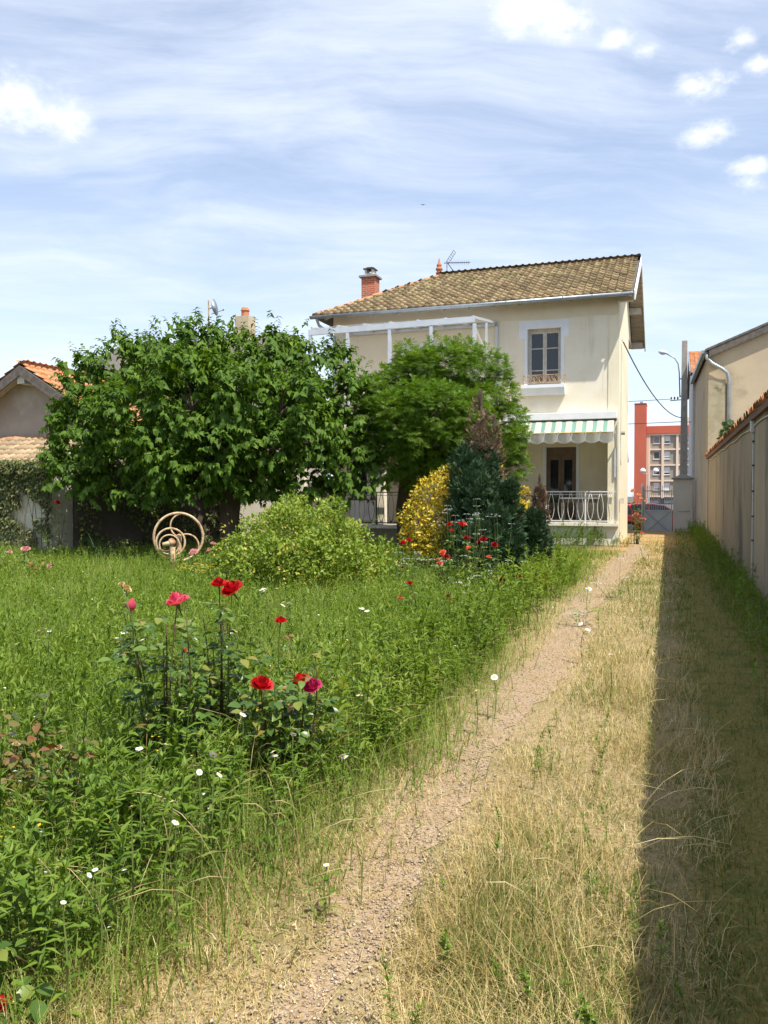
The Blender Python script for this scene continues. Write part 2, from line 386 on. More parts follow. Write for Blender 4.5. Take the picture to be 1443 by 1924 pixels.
thatch = mix(t, mth(t, 'MULTIPLY', sstep(t, noise(t, g, .8, 4), .46, .62), .55), thatch, (.20, .17, .065))
col = mix(t, sstep(t, xx, -2.5, -1.7), soil, thatch)
col = mix(t, sstep(t, xx, -.15, .25), col, moss)
col = mix(t, sstep(t, xx, .9, 1.2), col, soil)
out = mth(t, 'MAXIMUM', sstep(t, sx.outputs[0], 3.0, 6.0), sstep(t, sx.outputs[1], 38, 40))
col = mix(t, out, col, (.12, .115, .11))
t.links.new(col, b.inputs['Base Color']); b.inputs['Roughness'].default_value = .95; b.inputs['Specular IOR Level'].default_value = .1
bn = nd(t, 'ShaderNodeBump'); bn.inputs['Strength'].default_value = .8; bn.inputs['Distance'].default_value = .02
t.links.new(mth(t, 'ADD', fine, med), bn.inputs['Height']); t.links.new(bn.outputs[0], b.inputs['Normal'])
# gravel of the track: small stones by cells
m, t, b = pr('gravel_bed'); MAT['gravel_bed'] = m
g = nd(t, 'ShaderNodeTexCoord').outputs['Object']
vo = nd(t, 'ShaderNodeTexVoronoi'); vo.inputs['Scale'].default_value = 120; t.links.new(g, vo.inputs['Vector'])
sv = nd(t, 'ShaderNodeSeparateXYZ'); t.links.new(vo.outputs['Color'], sv.inputs[0])
gc = ramp(t, sv.outputs[0], [(0, (.20, .13, .08)), (.3, (.32, .225, .135)), (.6, (.37, .27, .165)), (.85, (.45, .35, .25)), (1, (.25, .20, .16))])
gc = mix(t, mth(t, 'MULTIPLY', sstep(t, noise(t, g, 5, 6, .7), .45, .62), .6), gc, (.34, .24, .125))
t.links.new(gc, b.inputs['Base Color']); b.inputs['Roughness'].default_value = .9; b.inputs['Specular IOR Level'].default_value = .15
bn = nd(t, 'ShaderNodeBump'); bn.inputs['Strength'].default_value = .7; bn.inputs['Distance'].default_value = .006; bn.invert = True
t.links.new(vo.outputs['Distance'], bn.inputs['Height']); t.links.new(bn.outputs[0], b.inputs['Normal'])

# ------------------------------------------------------------------ ground, track, street
ys = np.concatenate([[-300], np.arange(-4, 46, .5), [60, 120, 400]]); xs = np.concatenate([[-400, -60], np.arange(-24, 6, .5), [20, 60, 400]])
gx, gy = np.meshgrid(xs, ys); gz = np.where((gx > -30) & (gx < 10) & (gy > -5) & (gy < 37), .03*np.sin(gx*1.7+gy*.6)*np.cos(gy*1.1-gx*.4)*np.clip((-gx-2)/1.5, 0, 1), 0)
gz = gz - .45*np.clip((gy-36)/5.5, 0, 1)**2*(3-2*np.clip((gy-36)/5.5, 0, 1))
V = np.stack([gx, gy, gz], -1).reshape(-1, 3); nx = len(xs); q = []
for j in range(len(ys)-1):
    for i in range(nx-1): a = j*nx+i; q.append((a, a+1, a+nx+1, a+nx))
tag(ob('ground', mesh_np('ground', V, q, 'earth', True)), kind='structure')
def track(name, x0, halfw, y0, y1):
    ys = np.arange(y0, y1, .12); a = np.cumsum(rng.normal(0, .022, len(ys))); a -= np.linspace(0, a[-1], len(ys)); c = np.cumsum(rng.normal(0, .022, len(ys))); c -= np.linspace(0, c[-1], len(ys))
    sw = .10*np.sin(ys*.35)+.05*np.sin(ys*.9); v = []; f = []
    for i, y in enumerate(ys): v += [(x0+sw[i]-halfw+a[i]+rng.normal(0, .025), y, .005), (x0+sw[i]+halfw+c[i]+rng.normal(0, .025), y, .005)]
    for i in range(len(ys)-1): f.append((2*i, 2*i+1, 2*i+3, 2*i+2))
    return tag(ob(name, mesh_np(name, v, f, 'gravel_bed')), kind='structure')
track('path', -1.12, .13, .6, 30.0)
tag(MB().box(-120, 160, 42.5, 60, -.60, -.442).build('street', 'asphalt'), kind='structure')
tag(MB().box(-120, 160, 60, 63.5, -.60, -.32).build('pavement', 'concrete'), kind='structure')

# ------------------------------------------------------------------ roof tiles: one tile with a roll and a flat pan
def tile_t(w=.25, l=.40, h=.045, th=.018):
    xs = np.array([-.5, -.34, -.18, -.02, .2, .5])*w; zs = np.array([.0, .9, 1.0, .25, .0, .12])*h
    v = [(x, 0, z+.05) for x, z in zip(xs, zs)]+[(x, l, z) for x, z in zip(xs, zs)]+[(x, 0, z*.6-.01) for x, z in zip(xs, zs)]; n = len(xs); f = []
    for i in range(n-1): f += [(i, i+1, n+i+1), (i, n+i+1, n+i), (2*n+i, i+1, i), (2*n+i, 2*n+i+1, i+1)]
    return np.array(v), np.array(f)
TILE = tile_t(); HALF = (np.array([(math.cos(a)*.085, y, math.sin(a)*.085*(1.0 if y else 1.12)) for y in (0, .36) for a in np.linspace(0, math.pi, 6)]), np.array([x for i in range(5) for x in ((i, i+1, 7+i), (i, 7+i, 6+i))]))
def slope_tiles(poly, a, b, c, step=.36, wid=.235):
    """positions on a roof slope: a = eave left corner, b = eave direction (unit), c = up-slope direction (unit); poly = (u,v) outline on the slope"""
    us = [p[0] for p in poly]; vs = [p[1] for p in poly]; out = []
    def inside(u, v):
        r = False
        for i in range(len(poly)):
            (x1, y1), (x2, y2) = poly[i], poly[i-1]
            if (y1 > v) != (y2 > v) and u < (x2-x1)*(v-y1)/(y2-y1)+x1: r = not r
        return r
    for k in range(int((max(vs)-min(vs))/step)+1):
        for i in range(int((max(us)-min(us))/wid)+1):
            u, v = min(us)+(i+.5)*wid, min(vs)+k*step
            if inside(u, v+step*.45): out.append((u, v))
    return [a+b*u+c*v for u, v in out]
def lay_tiles(pos, b, c, roof, mat, split=0, name='roof_tile'):
    n = b.cross(c); n = n if n.z > 0 else -n
    pos = sorted(pos, key=lambda p: (p-EYE).length) if split else pos
    if split:
        me = mesh_np(name, TILE[0], TILE[1], mat, True)
        mw = Matrix(((b.x, c.x, n.x, 0), (b.y, c.y, n.y, 0), (b.z, c.z, n.z, 0), (0, 0, 0, 1))).to_euler()
        for p in pos[:split]:
            o = ob(name, me, roof, p+n*random.uniform(0, .01), mw); o.rotation_euler.rotate_axis('Z', random.gauss(0, .018)); o.rotation_euler.rotate_axis('X', random.gauss(0, .012))
    rest = pos[split:]
    if rest:
        N = len(rest); P0 = np.array([tuple(p) for p in rest]); fr = [np.tile(np.array(tuple(k)), (N, 1)) for k in (b, c, n)]
        jit = rng.normal(0, .02, (N, 1)); fr[0] = norm(fr[0]+fr[1]*jit); P0 = P0+fr[2]*rng.uniform(0, .012, (N, 1))
        v, f = stamp(*TILE, P0, *fr, 1.0); tag(ob('roof_tiles', mesh_np('roof_tiles', v, f, mat, True), roof), kind='stuff')
def ridge_tiles(p0, p1, parent, mat, name='ridge_tile', step=.33, s=1.15):
    p0 = Vector(p0); p1 = Vector(p1); d = (p1-p0).normalized(); x = d.cross(Vector((0, 0, 1))).normalized(); z = x.cross(d); me = mesh_np(name, HALF[0]*s, HALF[1], mat, True)
    mw = Matrix(((x.x, d.x, z.x, 0), (x.y, d.y, z.y, 0), (x.z, d.z, z.z, 0), (0, 0, 0, 1))).to_euler()
    for k in range(int((p1-p0).length/step)):
        o = ob(name, me, parent, p0+d*(k*step)+z*random.uniform(-.01, .012), mw); o.rotation_euler.rotate_axis('Z', random.gauss(0, .03))

# ------------------------------------------------------------------ the house
XR, XL, YF, YB = -1.56, -10.8, 25.9, 31.6
EZ, RZ, YE, YR, YE2, XV, XLE, XRL = 7.40, 9.62, 25.38, 30.1, 34.8, -1.10, -11.3, -8.3
house = empty('house', (-6, 28, 0), 'two-storey cream house with mossy tiled hip roof behind the garden', 'house')
hl = Vector((-6, 28, 0))
def hp(b, name, mat, parent=None, **k):
    o = b.build(name, mat, None, **k)
    o.parent = parent or house
    if not parent: o.location = o.location-hl
    return o
WIN = (-4.30, -3.27, 4.92, 6.66); POR = (-5.1, -1.76, .68, 3.80); W2 = (-8.15, -7.05, 4.6, 6.2); DG = (-10.35, -8.85, .70, 2.75)
hp(wall_holes(XL, XR, 0, 7.52, [WIN, POR, W2, DG], .32, 'y', YF), 'wall', 'cream_render')
hp(wall_holes(YF+.322, YB, 0, 7.28, [], .30, 'x', XR-.30), 'wall', 'cream_side')
hp(MB().box(XL, XR-.302, YB, YB+.3, 0, 7.28), 'wall', 'cream_render')
hp(MB().box(XL, XL+.3, YF+.322, YB-.002, 0, 7.28), 'wall', 'cream_render')
hp(MB().prism([(YF+.05, 7.283), (34.4, 7.283), (YR, 9.42)], 'x', XR-.30, XR-.02), 'gable_wall', 'cream_side')
hp(MB().box(XL-.012, XR+.012, YF-.014, YF-.002, 6.95, 7.50), 'eaves_band', 'band_render')
hp(MB().box(XR-.30, XR+.02, YF-.022, YF-.003, 0.1, 6.94), 'corner_strip', 'cream_side')
hp(MB().box(POR[0]-.3, XR+.02, YF-.045, YF-.004, 0, .66), 'base_wall', 'white_base')
# porch: floor, back wall with the brown door, side and ceiling
hp(wall_holes(-5.1, -1.76, .68, 3.80, [(-4.00, -3.02, .69, 3.1)], .15, 'y', 28.0), 'porch_wall', 'cream_render')
hp(MB().box(-5.3, -1.765, YF+.325, 28.2, .45, .676), 'porch_floor', 'concrete'); hp(MB().box(-5.3, -1.87, YF+.325, 28.2, 3.805, 3.95), 'porch_ceiling', 'white_paint')
hp(MB().box(-5.25, -5.102, YF+.325, 28.0, .68, 3.80), 'porch_wall', 'cream_render')
hp(MB().box(-4.12, -4.0, 27.97, 27.997, .69, 3.2), 'door_casing', 'white_surround'); hp(MB().box(-3.02, -2.93, 27.97, 27.997, .69, 3.2), 'door_casing', 'white_surround')
door = hp(MB().box(-4.0, -3.96, 28.03, 28.10, .69, 3.1).box(-3.06, -3.02, 28.03, 28.10, .69, 3.1).box(-3.96, -3.06, 28.03, 28.10, 2.78, 3.1), 'door', 'brown_door')
for x0 in (-3.96, -3.507):
    lf = MB().box(x0, x0+.09, 28.04, 28.09, .70, 2.78).box(x0+.357, x0+.447, 28.04, 28.09, .70, 2.78).box(x0+.09, x0+.357, 28.04, 28.09, .70, 1.25).box(x0+.09, x0+.357, 28.04, 28.09, 2.68, 2.78).build('door_leaf', 'brown_door', door)
    MB().box(x0+.09, x0+.357, 28.06, 28.07, 1.25, 2.68).build('pane', 'glass_dark', door)
MB().box(-3.56, -3.53, 28.0, 28.04, 1.65, 1.80).build('handle', 'iron_dark', door)
# upper window
def casement(x0, x1, z0, z1, y, name='window', frame='aged_white', pane='glass_dark', bars=(.27, .66), par=None):
    w = MB().box(x0, x0+.05, y, y+.09, z0, z1).box(x1-.05, x1, y, y+.09, z0, z1).box(x0+.05, x1-.05, y, y+.09, z1-.06, z1).box(x0+.05, x1-.05, y, y+.09, z0, z0+.05)
    w = hp(w, name, frame); xm = (x0+x1)/2
    for a, b in ((x0+.05, xm-.004), (xm+.004, x1-.05)):
        s = MB().box(a, a+.055, y+.012, y+.062, z0+.05, z1-.06).box(b-.055, b, y+.012, y+.062, z0+.05, z1-.06).box(a+.055, b-.055, y+.012, y+.062, z0+.05, z0+.13).box(a+.055, b-.055, y+.012, y+.062, z1-.13, z1-.06)
        for q in bars: zz = z0+(z1-z0)*q; s.box(a+.055, b-.055, y+.012, y+.062, zz-.015, zz+.015)
        s.build('sash', frame, w); MB().box(a+.055, b-.055, y+.03, y+.042, z0+.13, z1-.13).build('pane', pane, w)
    return w
win = casement(*WIN, YF+.16)
MB().box(WIN[0], WIN[0]+.03, YF+.01, YF+.155, WIN[2], WIN[3]).build('folded_shutter', 'plastic_grey', win); MB().box(WIN[1]-.03, WIN[1], YF+.01, YF+.155, WIN[2], WIN[3]).build('folded_shutter', 'plastic_grey', win)
e = .012
hp(MB().box(WIN[0]-.26, WIN[1]+.24, YF-e, YF-.002, WIN[3], WIN[3]+.26).box(WIN[0]-.26, WIN[0]-.001, YF-e, YF-.002, WIN[3]-.30, WIN[3]-.001).box(WIN[1]+.001, WIN[1]+.24, YF-e, YF-.002, WIN[3]-.30, WIN[3]-.001)
   .box(WIN[0]-.09, WIN[0]-.001, YF-e, YF-.002, WIN[2], WIN[3]-.302).box(WIN[1]+.001, WIN[1]+.09, YF-e, YF-.002, WIN[2], WIN[3]-.302), 'window_surround', 'white_surround')
hp(MB().prism([(YF-.30, WIN[2]-.02), (YF-.003, WIN[2]-.02), (YF-.003, WIN[2]-.32), (YF-.16, WIN[2]-.32), (YF-.26, WIN[2]-.12), (YF-.30, WIN[2]-.12)], 'x', WIN[0]-.14, WIN[1]+.14), 'sill', 'white_surround')
gd = MB(); x0, x1, yy, z0 = WIN[0]-.10, WIN[1]+.12, YF-.22, WIN[2]+.01
gd.bar((x0, yy, z0+.27), (x1, yy, z0+.27), .03, .02).bar((x0, yy, z0+.03), (x1, yy, z0+.03), .02, .02).bar((x0, yy, z0+.27), (x0, YF, z0+.27), .03, .02).bar((x1, yy, z0+.27), (x1, YF, z0+.27), .03, .02).bar((x0, yy, z0+.03), (x0, YF, z0+.03), .02).bar((x1, yy, z0+.03), (x1, YF, z0+.03), .02)
for k in range(9): x = x0+(x1-x0)*k/8; gd.bar((x, yy, z0+.03), (x, yy, z0+.27), .014)
for k in range(8):
    xa = x0+(x1-x0)*(k+.5)/8; gd.tube([(xa+.05*math.cos(a), yy, z0+.15+.085*math.sin(a)) for a in np.linspace(0, 2*math.pi, 10)[:-1]], .009, 4, True)
    gd.bar((xa-.06, yy, z0+.05), (xa+.06, yy, z0+.25), .01)
hp(gd, 'window_guard', 'rust')
w2 = casement(*W2, YF+.10, frame='white_paint', pane='glass_mid', bars=(.5,))
hp(MB().box(W2[0]-.28, W2[1]+.28, YF-e, YF-.002, W2[3], W2[3]+.24).box(W2[0]-.28, W2[0]-.001, YF-e, YF-.002, W2[3]-.28, W2[3]-.001).box(W2[1]+.001, W2[1]+.28, YF-e, YF-.002, W2[3]-.28, W2[3]-.001), 'window_surround', 'white_surround')
fd = casement(*DG, YF+.08, 'french_door', 'white_paint', bars=(.30, .62))
for a in (DG[0]+.06, (DG[0]+DG[1])/2+.01): MB().box(a+.05, a+.62, YF+.085, YF+.15, .80, 1.30).build('door_panel', 'white_paint', fd)
# roof
roof = hp(MB().add([(XLE, YE, EZ), (XV, YE, EZ), (XV, YR, RZ), (XRL, YR, RZ), (XLE, YE2, EZ), (XV, YE2, EZ)], [(0, 1, 2, 3), (3, 2, 5, 4), (0, 3, 4)]), 'roof', 'dark_wood')
roof.modifiers.new('s', 'SOLIDIFY').thickness = .03; roof.parent = house
def rs(p, q, r_): return (Vector(q)-Vector(p)).normalized()
rp = -hl
c = Vector((0, YR-YE, RZ-EZ)); L = c.length; c.normalize(); b = Vector((1, 0, 0))
lay_tiles([p+rp+hl for p in slope_tiles([(0, 0), (XV-.02-XLE, 0), (XV-.02-XLE, L), (XRL-XLE, L)], Vector((XLE, YE-.05, EZ+.04)), b, c)], b, c, roof, 'tile', 300)
c = Vector((0, YR-YE2, RZ-EZ)).normalized(); b = Vector((-1, 0, 0))
lay_tiles(slope_tiles([(0, 0), (XV-XLE, 0), (XRL*-1*0+(XV-XRL), L), (0, L)], Vector((XV, YE2+.05, EZ+.04)), b, c), b, c, roof, 'tile')
c = Vector((XRL-XLE, 0, RZ-EZ)); L3 = c.length; c.normalize(); b = Vector((0, -1, 0))
lay_tiles(slope_tiles([(0, 0), (YE2-YE, 0), ((YE2-YE)/2, L3)], Vector((XLE-.05, YE2, EZ+.04)), b, c), b, c, roof, 'tile')
for o in roof.children: pass
ridge_tiles((XRL, YR, RZ+.02), (XV, YR, RZ+.02), roof, 'tile_orange'); ridge_tiles((XLE, YE, EZ+.04), (XRL, YR, RZ+.04), roof, 'tile_orange'); ridge_tiles((XLE, YE2, EZ+.04), (XRL, YR, RZ+.04), roof, 'tile_orange')
# verge board, soffit boards and purlins of the gable overhang
for ya, za, yb, zb in ((YE-.06, EZ-.03, YR, RZ-.01), (YR, RZ-.01, YE2, EZ-.03)):
    MB().add([(XV, ya, za-.16), (XV+.035, ya, za-.16), (XV+.035, ya, za+.11), (XV, ya, za+.11), (XV, yb, zb-.16), (XV+.035, yb, zb-.16), (XV+.035, yb, zb+.11), (XV, yb, zb+.11)], [(0, 1, 2, 3), (4, 7, 6, 5), (0, 4, 5, 1), (1, 5, 6, 2), (2, 6, 7, 3), (3, 7, 4, 0)]).build('verge_board', 'white_paint' if ya < YR else 'aged_white', roof)
for s_ in (0, 1):
    y0, y1 = (YE, YR) if s_ == 0 else (YR, YE2); z0, z1 = (EZ, RZ) if s_ == 0 else (RZ, EZ)
    for k in range(18):
        ta, tb = k/18+.002, (k+1)/18-.004; ya, yb = y0+(y1-y0)*ta, y0+(y1-y0)*tb; za, zb = z0+(z1-z0)*ta-.05, z0+(z1-z0)*tb-.05
        MB().add([(XR-.0, ya, za), (XV-.003, ya, za), (XV-.003, yb, zb), (XR, yb, zb), (XR, ya, za-.02), (XV-.003, ya, za-.02), (XV-.003, yb, zb-.02), (XR, yb, zb-.02)], [(0, 1, 2, 3), (4, 7, 6, 5), (0, 4, 5, 1), (1, 5, 6, 2), (2, 6, 7, 3), (3, 7, 4, 0)]).build('soffit_board', 'grey_wood', roof)
for y in (YE+.42, 27.75, YR, 32.4, YE2-.4):
    z = EZ+(RZ-EZ)*(1-abs(y-YR)/(YR-YE))-.08
    MB().box(XR-.05, XV-.05, y-.08, y+.08, z-.24, z).build('purlin', 'aged_white', roof)
for k in range(13):
    x = XLE+.35+k*.8; MB().add([(x, YE+.05, EZ-.10), (x+.07, YE+.05, EZ-.10), (x+.07, YF+.1, EZ+.10), (x, YF+.1, EZ+.10), (x, YE+.05, EZ-.02), (x+.07, YE+.05, EZ-.02), (x+.07, YF+.1, EZ+.19), (x, YF+.1, EZ+.19)], [(0, 1, 2, 3), (4, 7, 6, 5), (0, 4, 5, 1), (1, 5, 6, 2), (2, 6, 7, 3), (3, 7, 4, 0)]).build('rafter_tail', 'aged_white', roof)
# half-round gutter with brackets
gt = MB(); n = 7
for x in (XLE-.08, XV-.02):
    for k in range(n): a = math.pi+math.pi*k/(n-1); gt.v.append((x, YE-.13+.085*math.cos(a), EZ+.02+.10*math.sin(a)))
for k in range(n-1): gt.f.append((k, k+1, n+k+1, n+k))
gt.f.append(tuple(range(n))); gt.f.append(tuple(range(2*n-1, n-1, -1)))
go = hp(gt, 'gutter', 'zinc', smooth=True); go.modifiers.new('s', 'SOLIDIFY').thickness = .006
for k in range(12): x = XLE+.5+k*.85; MB().box(x, x+.03, YE-.225, YE-.04, EZ-.005, EZ+.03).build('bracket', 'zinc', go)
MB().tube([(XLE+.15, YE-.13, EZ-.08), (XLE+.2, YE-.05, EZ-.28), (XL+.05, YF-.10, EZ-.6), (XL+.05, YF-.10, .2)], .05, 8).build('downpipe', 'zinc', go)
# chimneys, finial
ch = hp(MB().box(-10.95, -10.42, 28.9, 29.4, 7.6, 9.55), 'chimney', 'chimney_brick')
MB().box(-11.03, -10.34, 28.82, 29.48, 9.552, 9.62).build('chimney_slab', 'concrete_cap', ch)
MB().box(-10.85, -10.78, 28.98, 29.32, 9.622, 9.86).box(-10.59, -10.52, 28.98, 29.32, 9.622, 9.86).box(-10.78, -10.59, 29.0, 29.06, 9.622, 9.72).build('chimney_vent', 'aged_white', ch)
MB().box(-10.90, -10.47, 28.93, 29.37, 9.862, 9.90).box(-10.80, -10.57, 29.03, 29.27, 9.902, 9.95).build('chimney_cap', 'iron_dark', ch)
c2_ = hp(MB().box(-11.1, -10.75, 31.8, 32.15, 7.6, 9.36), 'chimney', 'chimney_brick'); MB().box(-11.2, -10.65, 31.7, 32.25, 9.362, 9.42).build('chimney_slab', 'concrete_cap', c2_)
hp(MB().lathe([(.15, 9.5), (.13, 9.70), (.10, 9.82), (.085, 9.86), (.13, 9.90), (.135, 9.94), (.10, 9.99), (.07, 10.02), (.10, 10.05), (.09, 10.10), (.05, 10.16), (.025, 10.28), (.006, 10.36)], 12, (XRL, YR)), 'finial', 'terracotta', smooth=True)
# glazed terrace frame on the upper floor over the gallery
YT, XT0, XT1 = 22.75, -10.3, -5.25
fr = hp(MB().bar((XT0, YT, 6.36), (XT1, YT, 6.42), .09, .16), 'terrace_frame', 'alu')
for x in (-10.25, -9.05, -7.75, -6.5, XT1): MB().box(x-.045, x+.045, YT-.04, YT+.04, 3.5, 6.30).build('post', 'alu', fr)
for x in (XT1,): MB().box(x-.05, x+.03, YF-.08, YF-.004, 3.5, 6.86).box(x-.03, x+.03, 24.3-.03, 24.3+.03, 3.5, 6.62).build('post', 'alu', fr)
for k in range(7):
    x = XT0+.1+(XT1-XT0-.15)*k/6; MB().bar((x, YT-.02, 6.49), (x, YF-.01, 6.93), .05, .07).build('rafter', 'alu', fr)
MB().bar((XT1, YT, 6.22), (XT1, YF-.05, 5.15), .05, .05).build('brace', 'alu', fr); MB().bar((XT0, YF-.05, 6.86), (XT1, YF-.05, 6.86), .06, .08).build('wall_plate', 'alu', fr)
for k in range(6):
    xa = XT0+.1+(XT1-XT0-.15)*k/6+.03; xb = xa+(XT1-XT0-.15)/6-.06
    MB().add([(xa, YT, 6.50), (xb, YT, 6.50), (xb, YF-.02, 6.94), (xa, YF-.02, 6.94), (xa, YT, 6.508), (xb, YT, 6.508), (xb, YF-.02, 6.948), (xa, YF-.02, 6.948)], [(0, 3, 2, 1), (4, 5, 6, 7), (0, 1, 5, 4), (1, 2, 6, 5), (2, 3, 7, 6), (3, 0, 4, 7)]).build('roof_pane', 'clear_roof', fr)
hp(MB().box(-10.8, -5.2, YT-.1, YF-.003, 3.28, 3.5), 'terrace_slab', 'band_render')
for x in (-10.6, -5.5, -8.05): hp(MB().box(x-.13, x+.13, YT, YT+.26, .68, 3.277), 'gallery_pillar', 'cream_render')
hp(MB().box(-10.8, -5.2, YT-.1, YF-.003, 0, .66), 'gallery_base', 'grey_render')
def railing(name, x0, x1, y, z0, z1, mat, unit=.30):
    r = MB().bar((x0, y, z1), (x1, y, z1), .045, .03).bar((x0, y, z0+.06), (x1, y, z0+.06), .035, .03).bar((x0, y, z1-.09), (x1, y, z1-.09), .012, .012)
    r = hp(r, name, mat); n = max(1, round((x1-x0)/unit))
    def unitb():
        b = MB(); h0, h1 = z0+.07, z1-.09; s = unit/2
        for q in (-1, 1):
            pts = []
            for k in range(9):
                tt = k/8; off = q*(.012+(s-.03)*(math.sin(tt*math.pi*.92)**1.0)*.78*(1-.35*tt)); pts.append((off, 0, h0+(h1-h0)*tt))
            b.tube(pts, .0085, 5)
        b.tube([(.035*math.cos(a), 0, h1+.045+.038*math.sin(a)) for a in np.linspace(0, 2*math.pi, 9)[:-1]], .008, 4, True)
        b.lathe([(.008, h0+.02), (.02, h0+.035), (.008, h0+.05)], 6); return b
    me = unitb().mesh('baluster', mat, True)
    for k in range(n): o = ob('baluster', me, r, (x0+(x1-x0)*(k+.5)/n, y, 0))
    for k in range(0, n+1, 4):
        x = x0+(x1-x0)*k/n; MB().box(x-.02, x+.02, y-.02, y+.02, z0, z1-.016).build('rail_post', mat, r)
    return r
railing('railing', -4.85, -1.62, YF-.10, .67, 1.62, 'white_paint'); railing('railing', -10.5, -7.2, YT-.16, .66, 1.60, 'iron_dark')
hp(MB().box(-10.8, -5.2, YT-.22, YT-.102, .56, .655), 'floor_edge', 'white_paint'); hp(MB().box(-4.95, XR+.03, YF-.16, YF-.05, .58, .668), 'floor_edge', 'white_base')
# cables, hook, lantern bits on the side wall
cb_ = MB().tube([(XR+.02, 27.3, 6.35), (XR+.025, 27.0, 6.45), (XR+.025, 26.8, 6.2), (XR+.025, 26.8, 2.6), (XR+.03, 26.9, 2.45), (XR+.025, 27.0, 2.55)], .012, 5); hp(cb_, 'wall_cable', 'plastic_grey')
hp(MB().tube([(XR+.01, 26.9, 3.45), (XR+.14, 26.9, 3.45)], .06, 8), 'wall_bell', 'concrete'); hp(MB().box(XR+.022, XR+.13, 26.5, 26.75, 1.25, 1.42), 'wall_bracket', 'aged_white')

# ------------------------------------------------------------------ things on and at the house
aw = empty('awning', (-3.2, YF-.05, 3.8), 'green and white striped awning with scalloped valance over the porch', 'awning')
al = Vector((-3.2, YF-.05, 3.8))
def ap(b, name, mat, par=aw, **k):
    o = b.build(name, mat, par, **k); o.location = -al if par is aw else (0, 0, 0); return o
ap(MB().box(-4.95, -1.58, YF-.32, YF-.05, 3.80, 4.02), 'awning_box', 'white_paint', bevel=.015); ap(MB().box(-4.95, -1.60, YF-.30, YF-.08, 3.74, 3.797), 'awning_slot', 'iron_dark')
m, t, b = pr('stripe_cloth'); MAT['stripe_cloth'] = m
g = nd(t, 'ShaderNodeTexCoord').outputs['Object']; sx = nd(t, 'ShaderNodeSeparateXYZ'); t.links.new(g, sx.inputs[0])
fr_ = mth(t, 'FRACT', mth(t, 'DIVIDE', mth(t, 'ADD', sx.outputs[0], mth(t, 'MULTIPLY', noise(t, g, 6, 2), .02)), .305))
scm = mix(t, mth(t, 'GREATER_THAN', fr_, .60), (.76, .73, .62), (.24, .45, .36)); scm = mix(t, mth(t, 'MULTIPLY', mth(t, 'MULTIPLY', mth(t, 'GREATER_THAN', fr_, .25), mth(t, 'LESS_THAN', fr_, .32)), .5), scm, (.45, .40, .30)); scm = mix(t, mth(t, 'MULTIPLY', sstep(t, noise(t, g, 3, 6, .7), .5, .7), .4), scm, (.50, .43, .28))
t.links.new(scm, b.inputs['Base Color']); b.inputs['Roughness'].default_value = .9
tr = nd(t, 'ShaderNodeBsdfTranslucent'); t.links.new(scm, tr.inputs[0]); ms = nd(t, 'ShaderNodeMixShader'); ms.inputs[0].default_value = .35
t.links.new(b.outputs[0], ms.inputs[1]); t.links.new(tr.outputs[0], ms.inputs[2]); t.links.new(ms.outputs[0], t.nodes['Material Output'].inputs[0])
leafM('valance_cloth', [(0, (.84, .83, .76)), (1, (.80, .79, .72))], .6, .8, .2, tint=(1, 1, .95)); M('yellow_trim', (.55, .38, .09), (.45, .32, .10), 6, .8)
def sheet(pts_fn, nu, nv):
    b = MB(); b.v = [pts_fn(i/nu, j/nv) for j in range(nv+1) for i in range(nu+1)]; b.f = [(j*(nu+1)+i, j*(nu+1)+i+1, (j+1)*(nu+1)+i+1, (j+1)*(nu+1)+i) for j in range(nv) for i in range(nu)]; return b
x0, x1 = -4.9, -1.66
ap(sheet(lambda s, t_: (x0+(x1-x0)*s, YF-.30-.42*t_, 3.74-.36*t_-.035*math.sin(t_*math.pi)*(1+.4*math.sin(s*60))+.008*math.sin(s*66+t_*9)), 130, 8), 'canopy', 'stripe_cloth', smooth=True)
ap(MB().tube([(x0, YF-.73, 3.37), (x1, YF-.73, 3.37)], .022, 8), 'front_bar', 'yellow_trim')
ns = 8
ap(sheet(lambda s, t_: (x0+(x1-x0)*s, YF-.74+.05*t_+.02*math.sin(s*ns*2*math.pi), 3.36-t_*(.24+.07*abs(math.sin(s*ns*math.pi)))), 112, 5), 'valance', 'valance_cloth', smooth=True)
for k in range(ns+1):
    x = x0+(x1-x0)*k/ns; ap(MB().bar((x+.05, YF-.755, 3.40), (x-.03, YF-.70, 3.12), .035, .012, up=(0, 1, 0)), 'valance_strip', 'white_paint')
for x in (x1+.02,): ap(MB().bar((x, YF-.05, 2.05), (x, YF-.05, 2.95), .05).bar((x, YF-.05, 2.95), (x+.02, YF-.70, 3.36), .04), 'folding_arm', 'alu'); ap(MB().bar((x+.07, YF-.06, .75), (x+.07, YF-.06, 3.7), .03), 'guide_rod', 'alu')
tb = empty('porch_table', (-2.75, 26.9, .676), 'small table with a wooden edge on the porch behind the white railing', 'table')
MB().box(-.62, .62, -.35, .35, .72, .76).build('table_top', 'white_paint', tb); MB().box(-.58, .58, -.352, -.33, .60, .718).build('apron', 'brown_door', tb)
for x in (-.55, .55):
    for y in (-.29, .29): MB().box(x-.025, x+.025, y-.025, y+.025, 0, .718).build('leg', 'grey_wood', tb)
an = empty('tv_antenna', (-8.0, YR, RZ-.22), 'rake-shaped rooftop television aerial on a thin mast beside the finial', 'antenna')
MB().bar((0, 0, -.1), (0, 0, 1.0), .035).build('mast', 'zinc', an)
MB().bar((-.15, 0, .95), (1.15, -.05, .86), .03).build('boom', 'iron_dark', an)
for k in range(9): x = .25+k*.1; MB().bar((x, -.03-.13, .92-.007*k*1.3), (x, -.03+.13, .92-.007*k*1.3), .012).bar((x, -.03, .80-.007*k), (x, -.03, 1.04-.007*k), .012).build('director', 'zinc', an)
rf_ = MB()
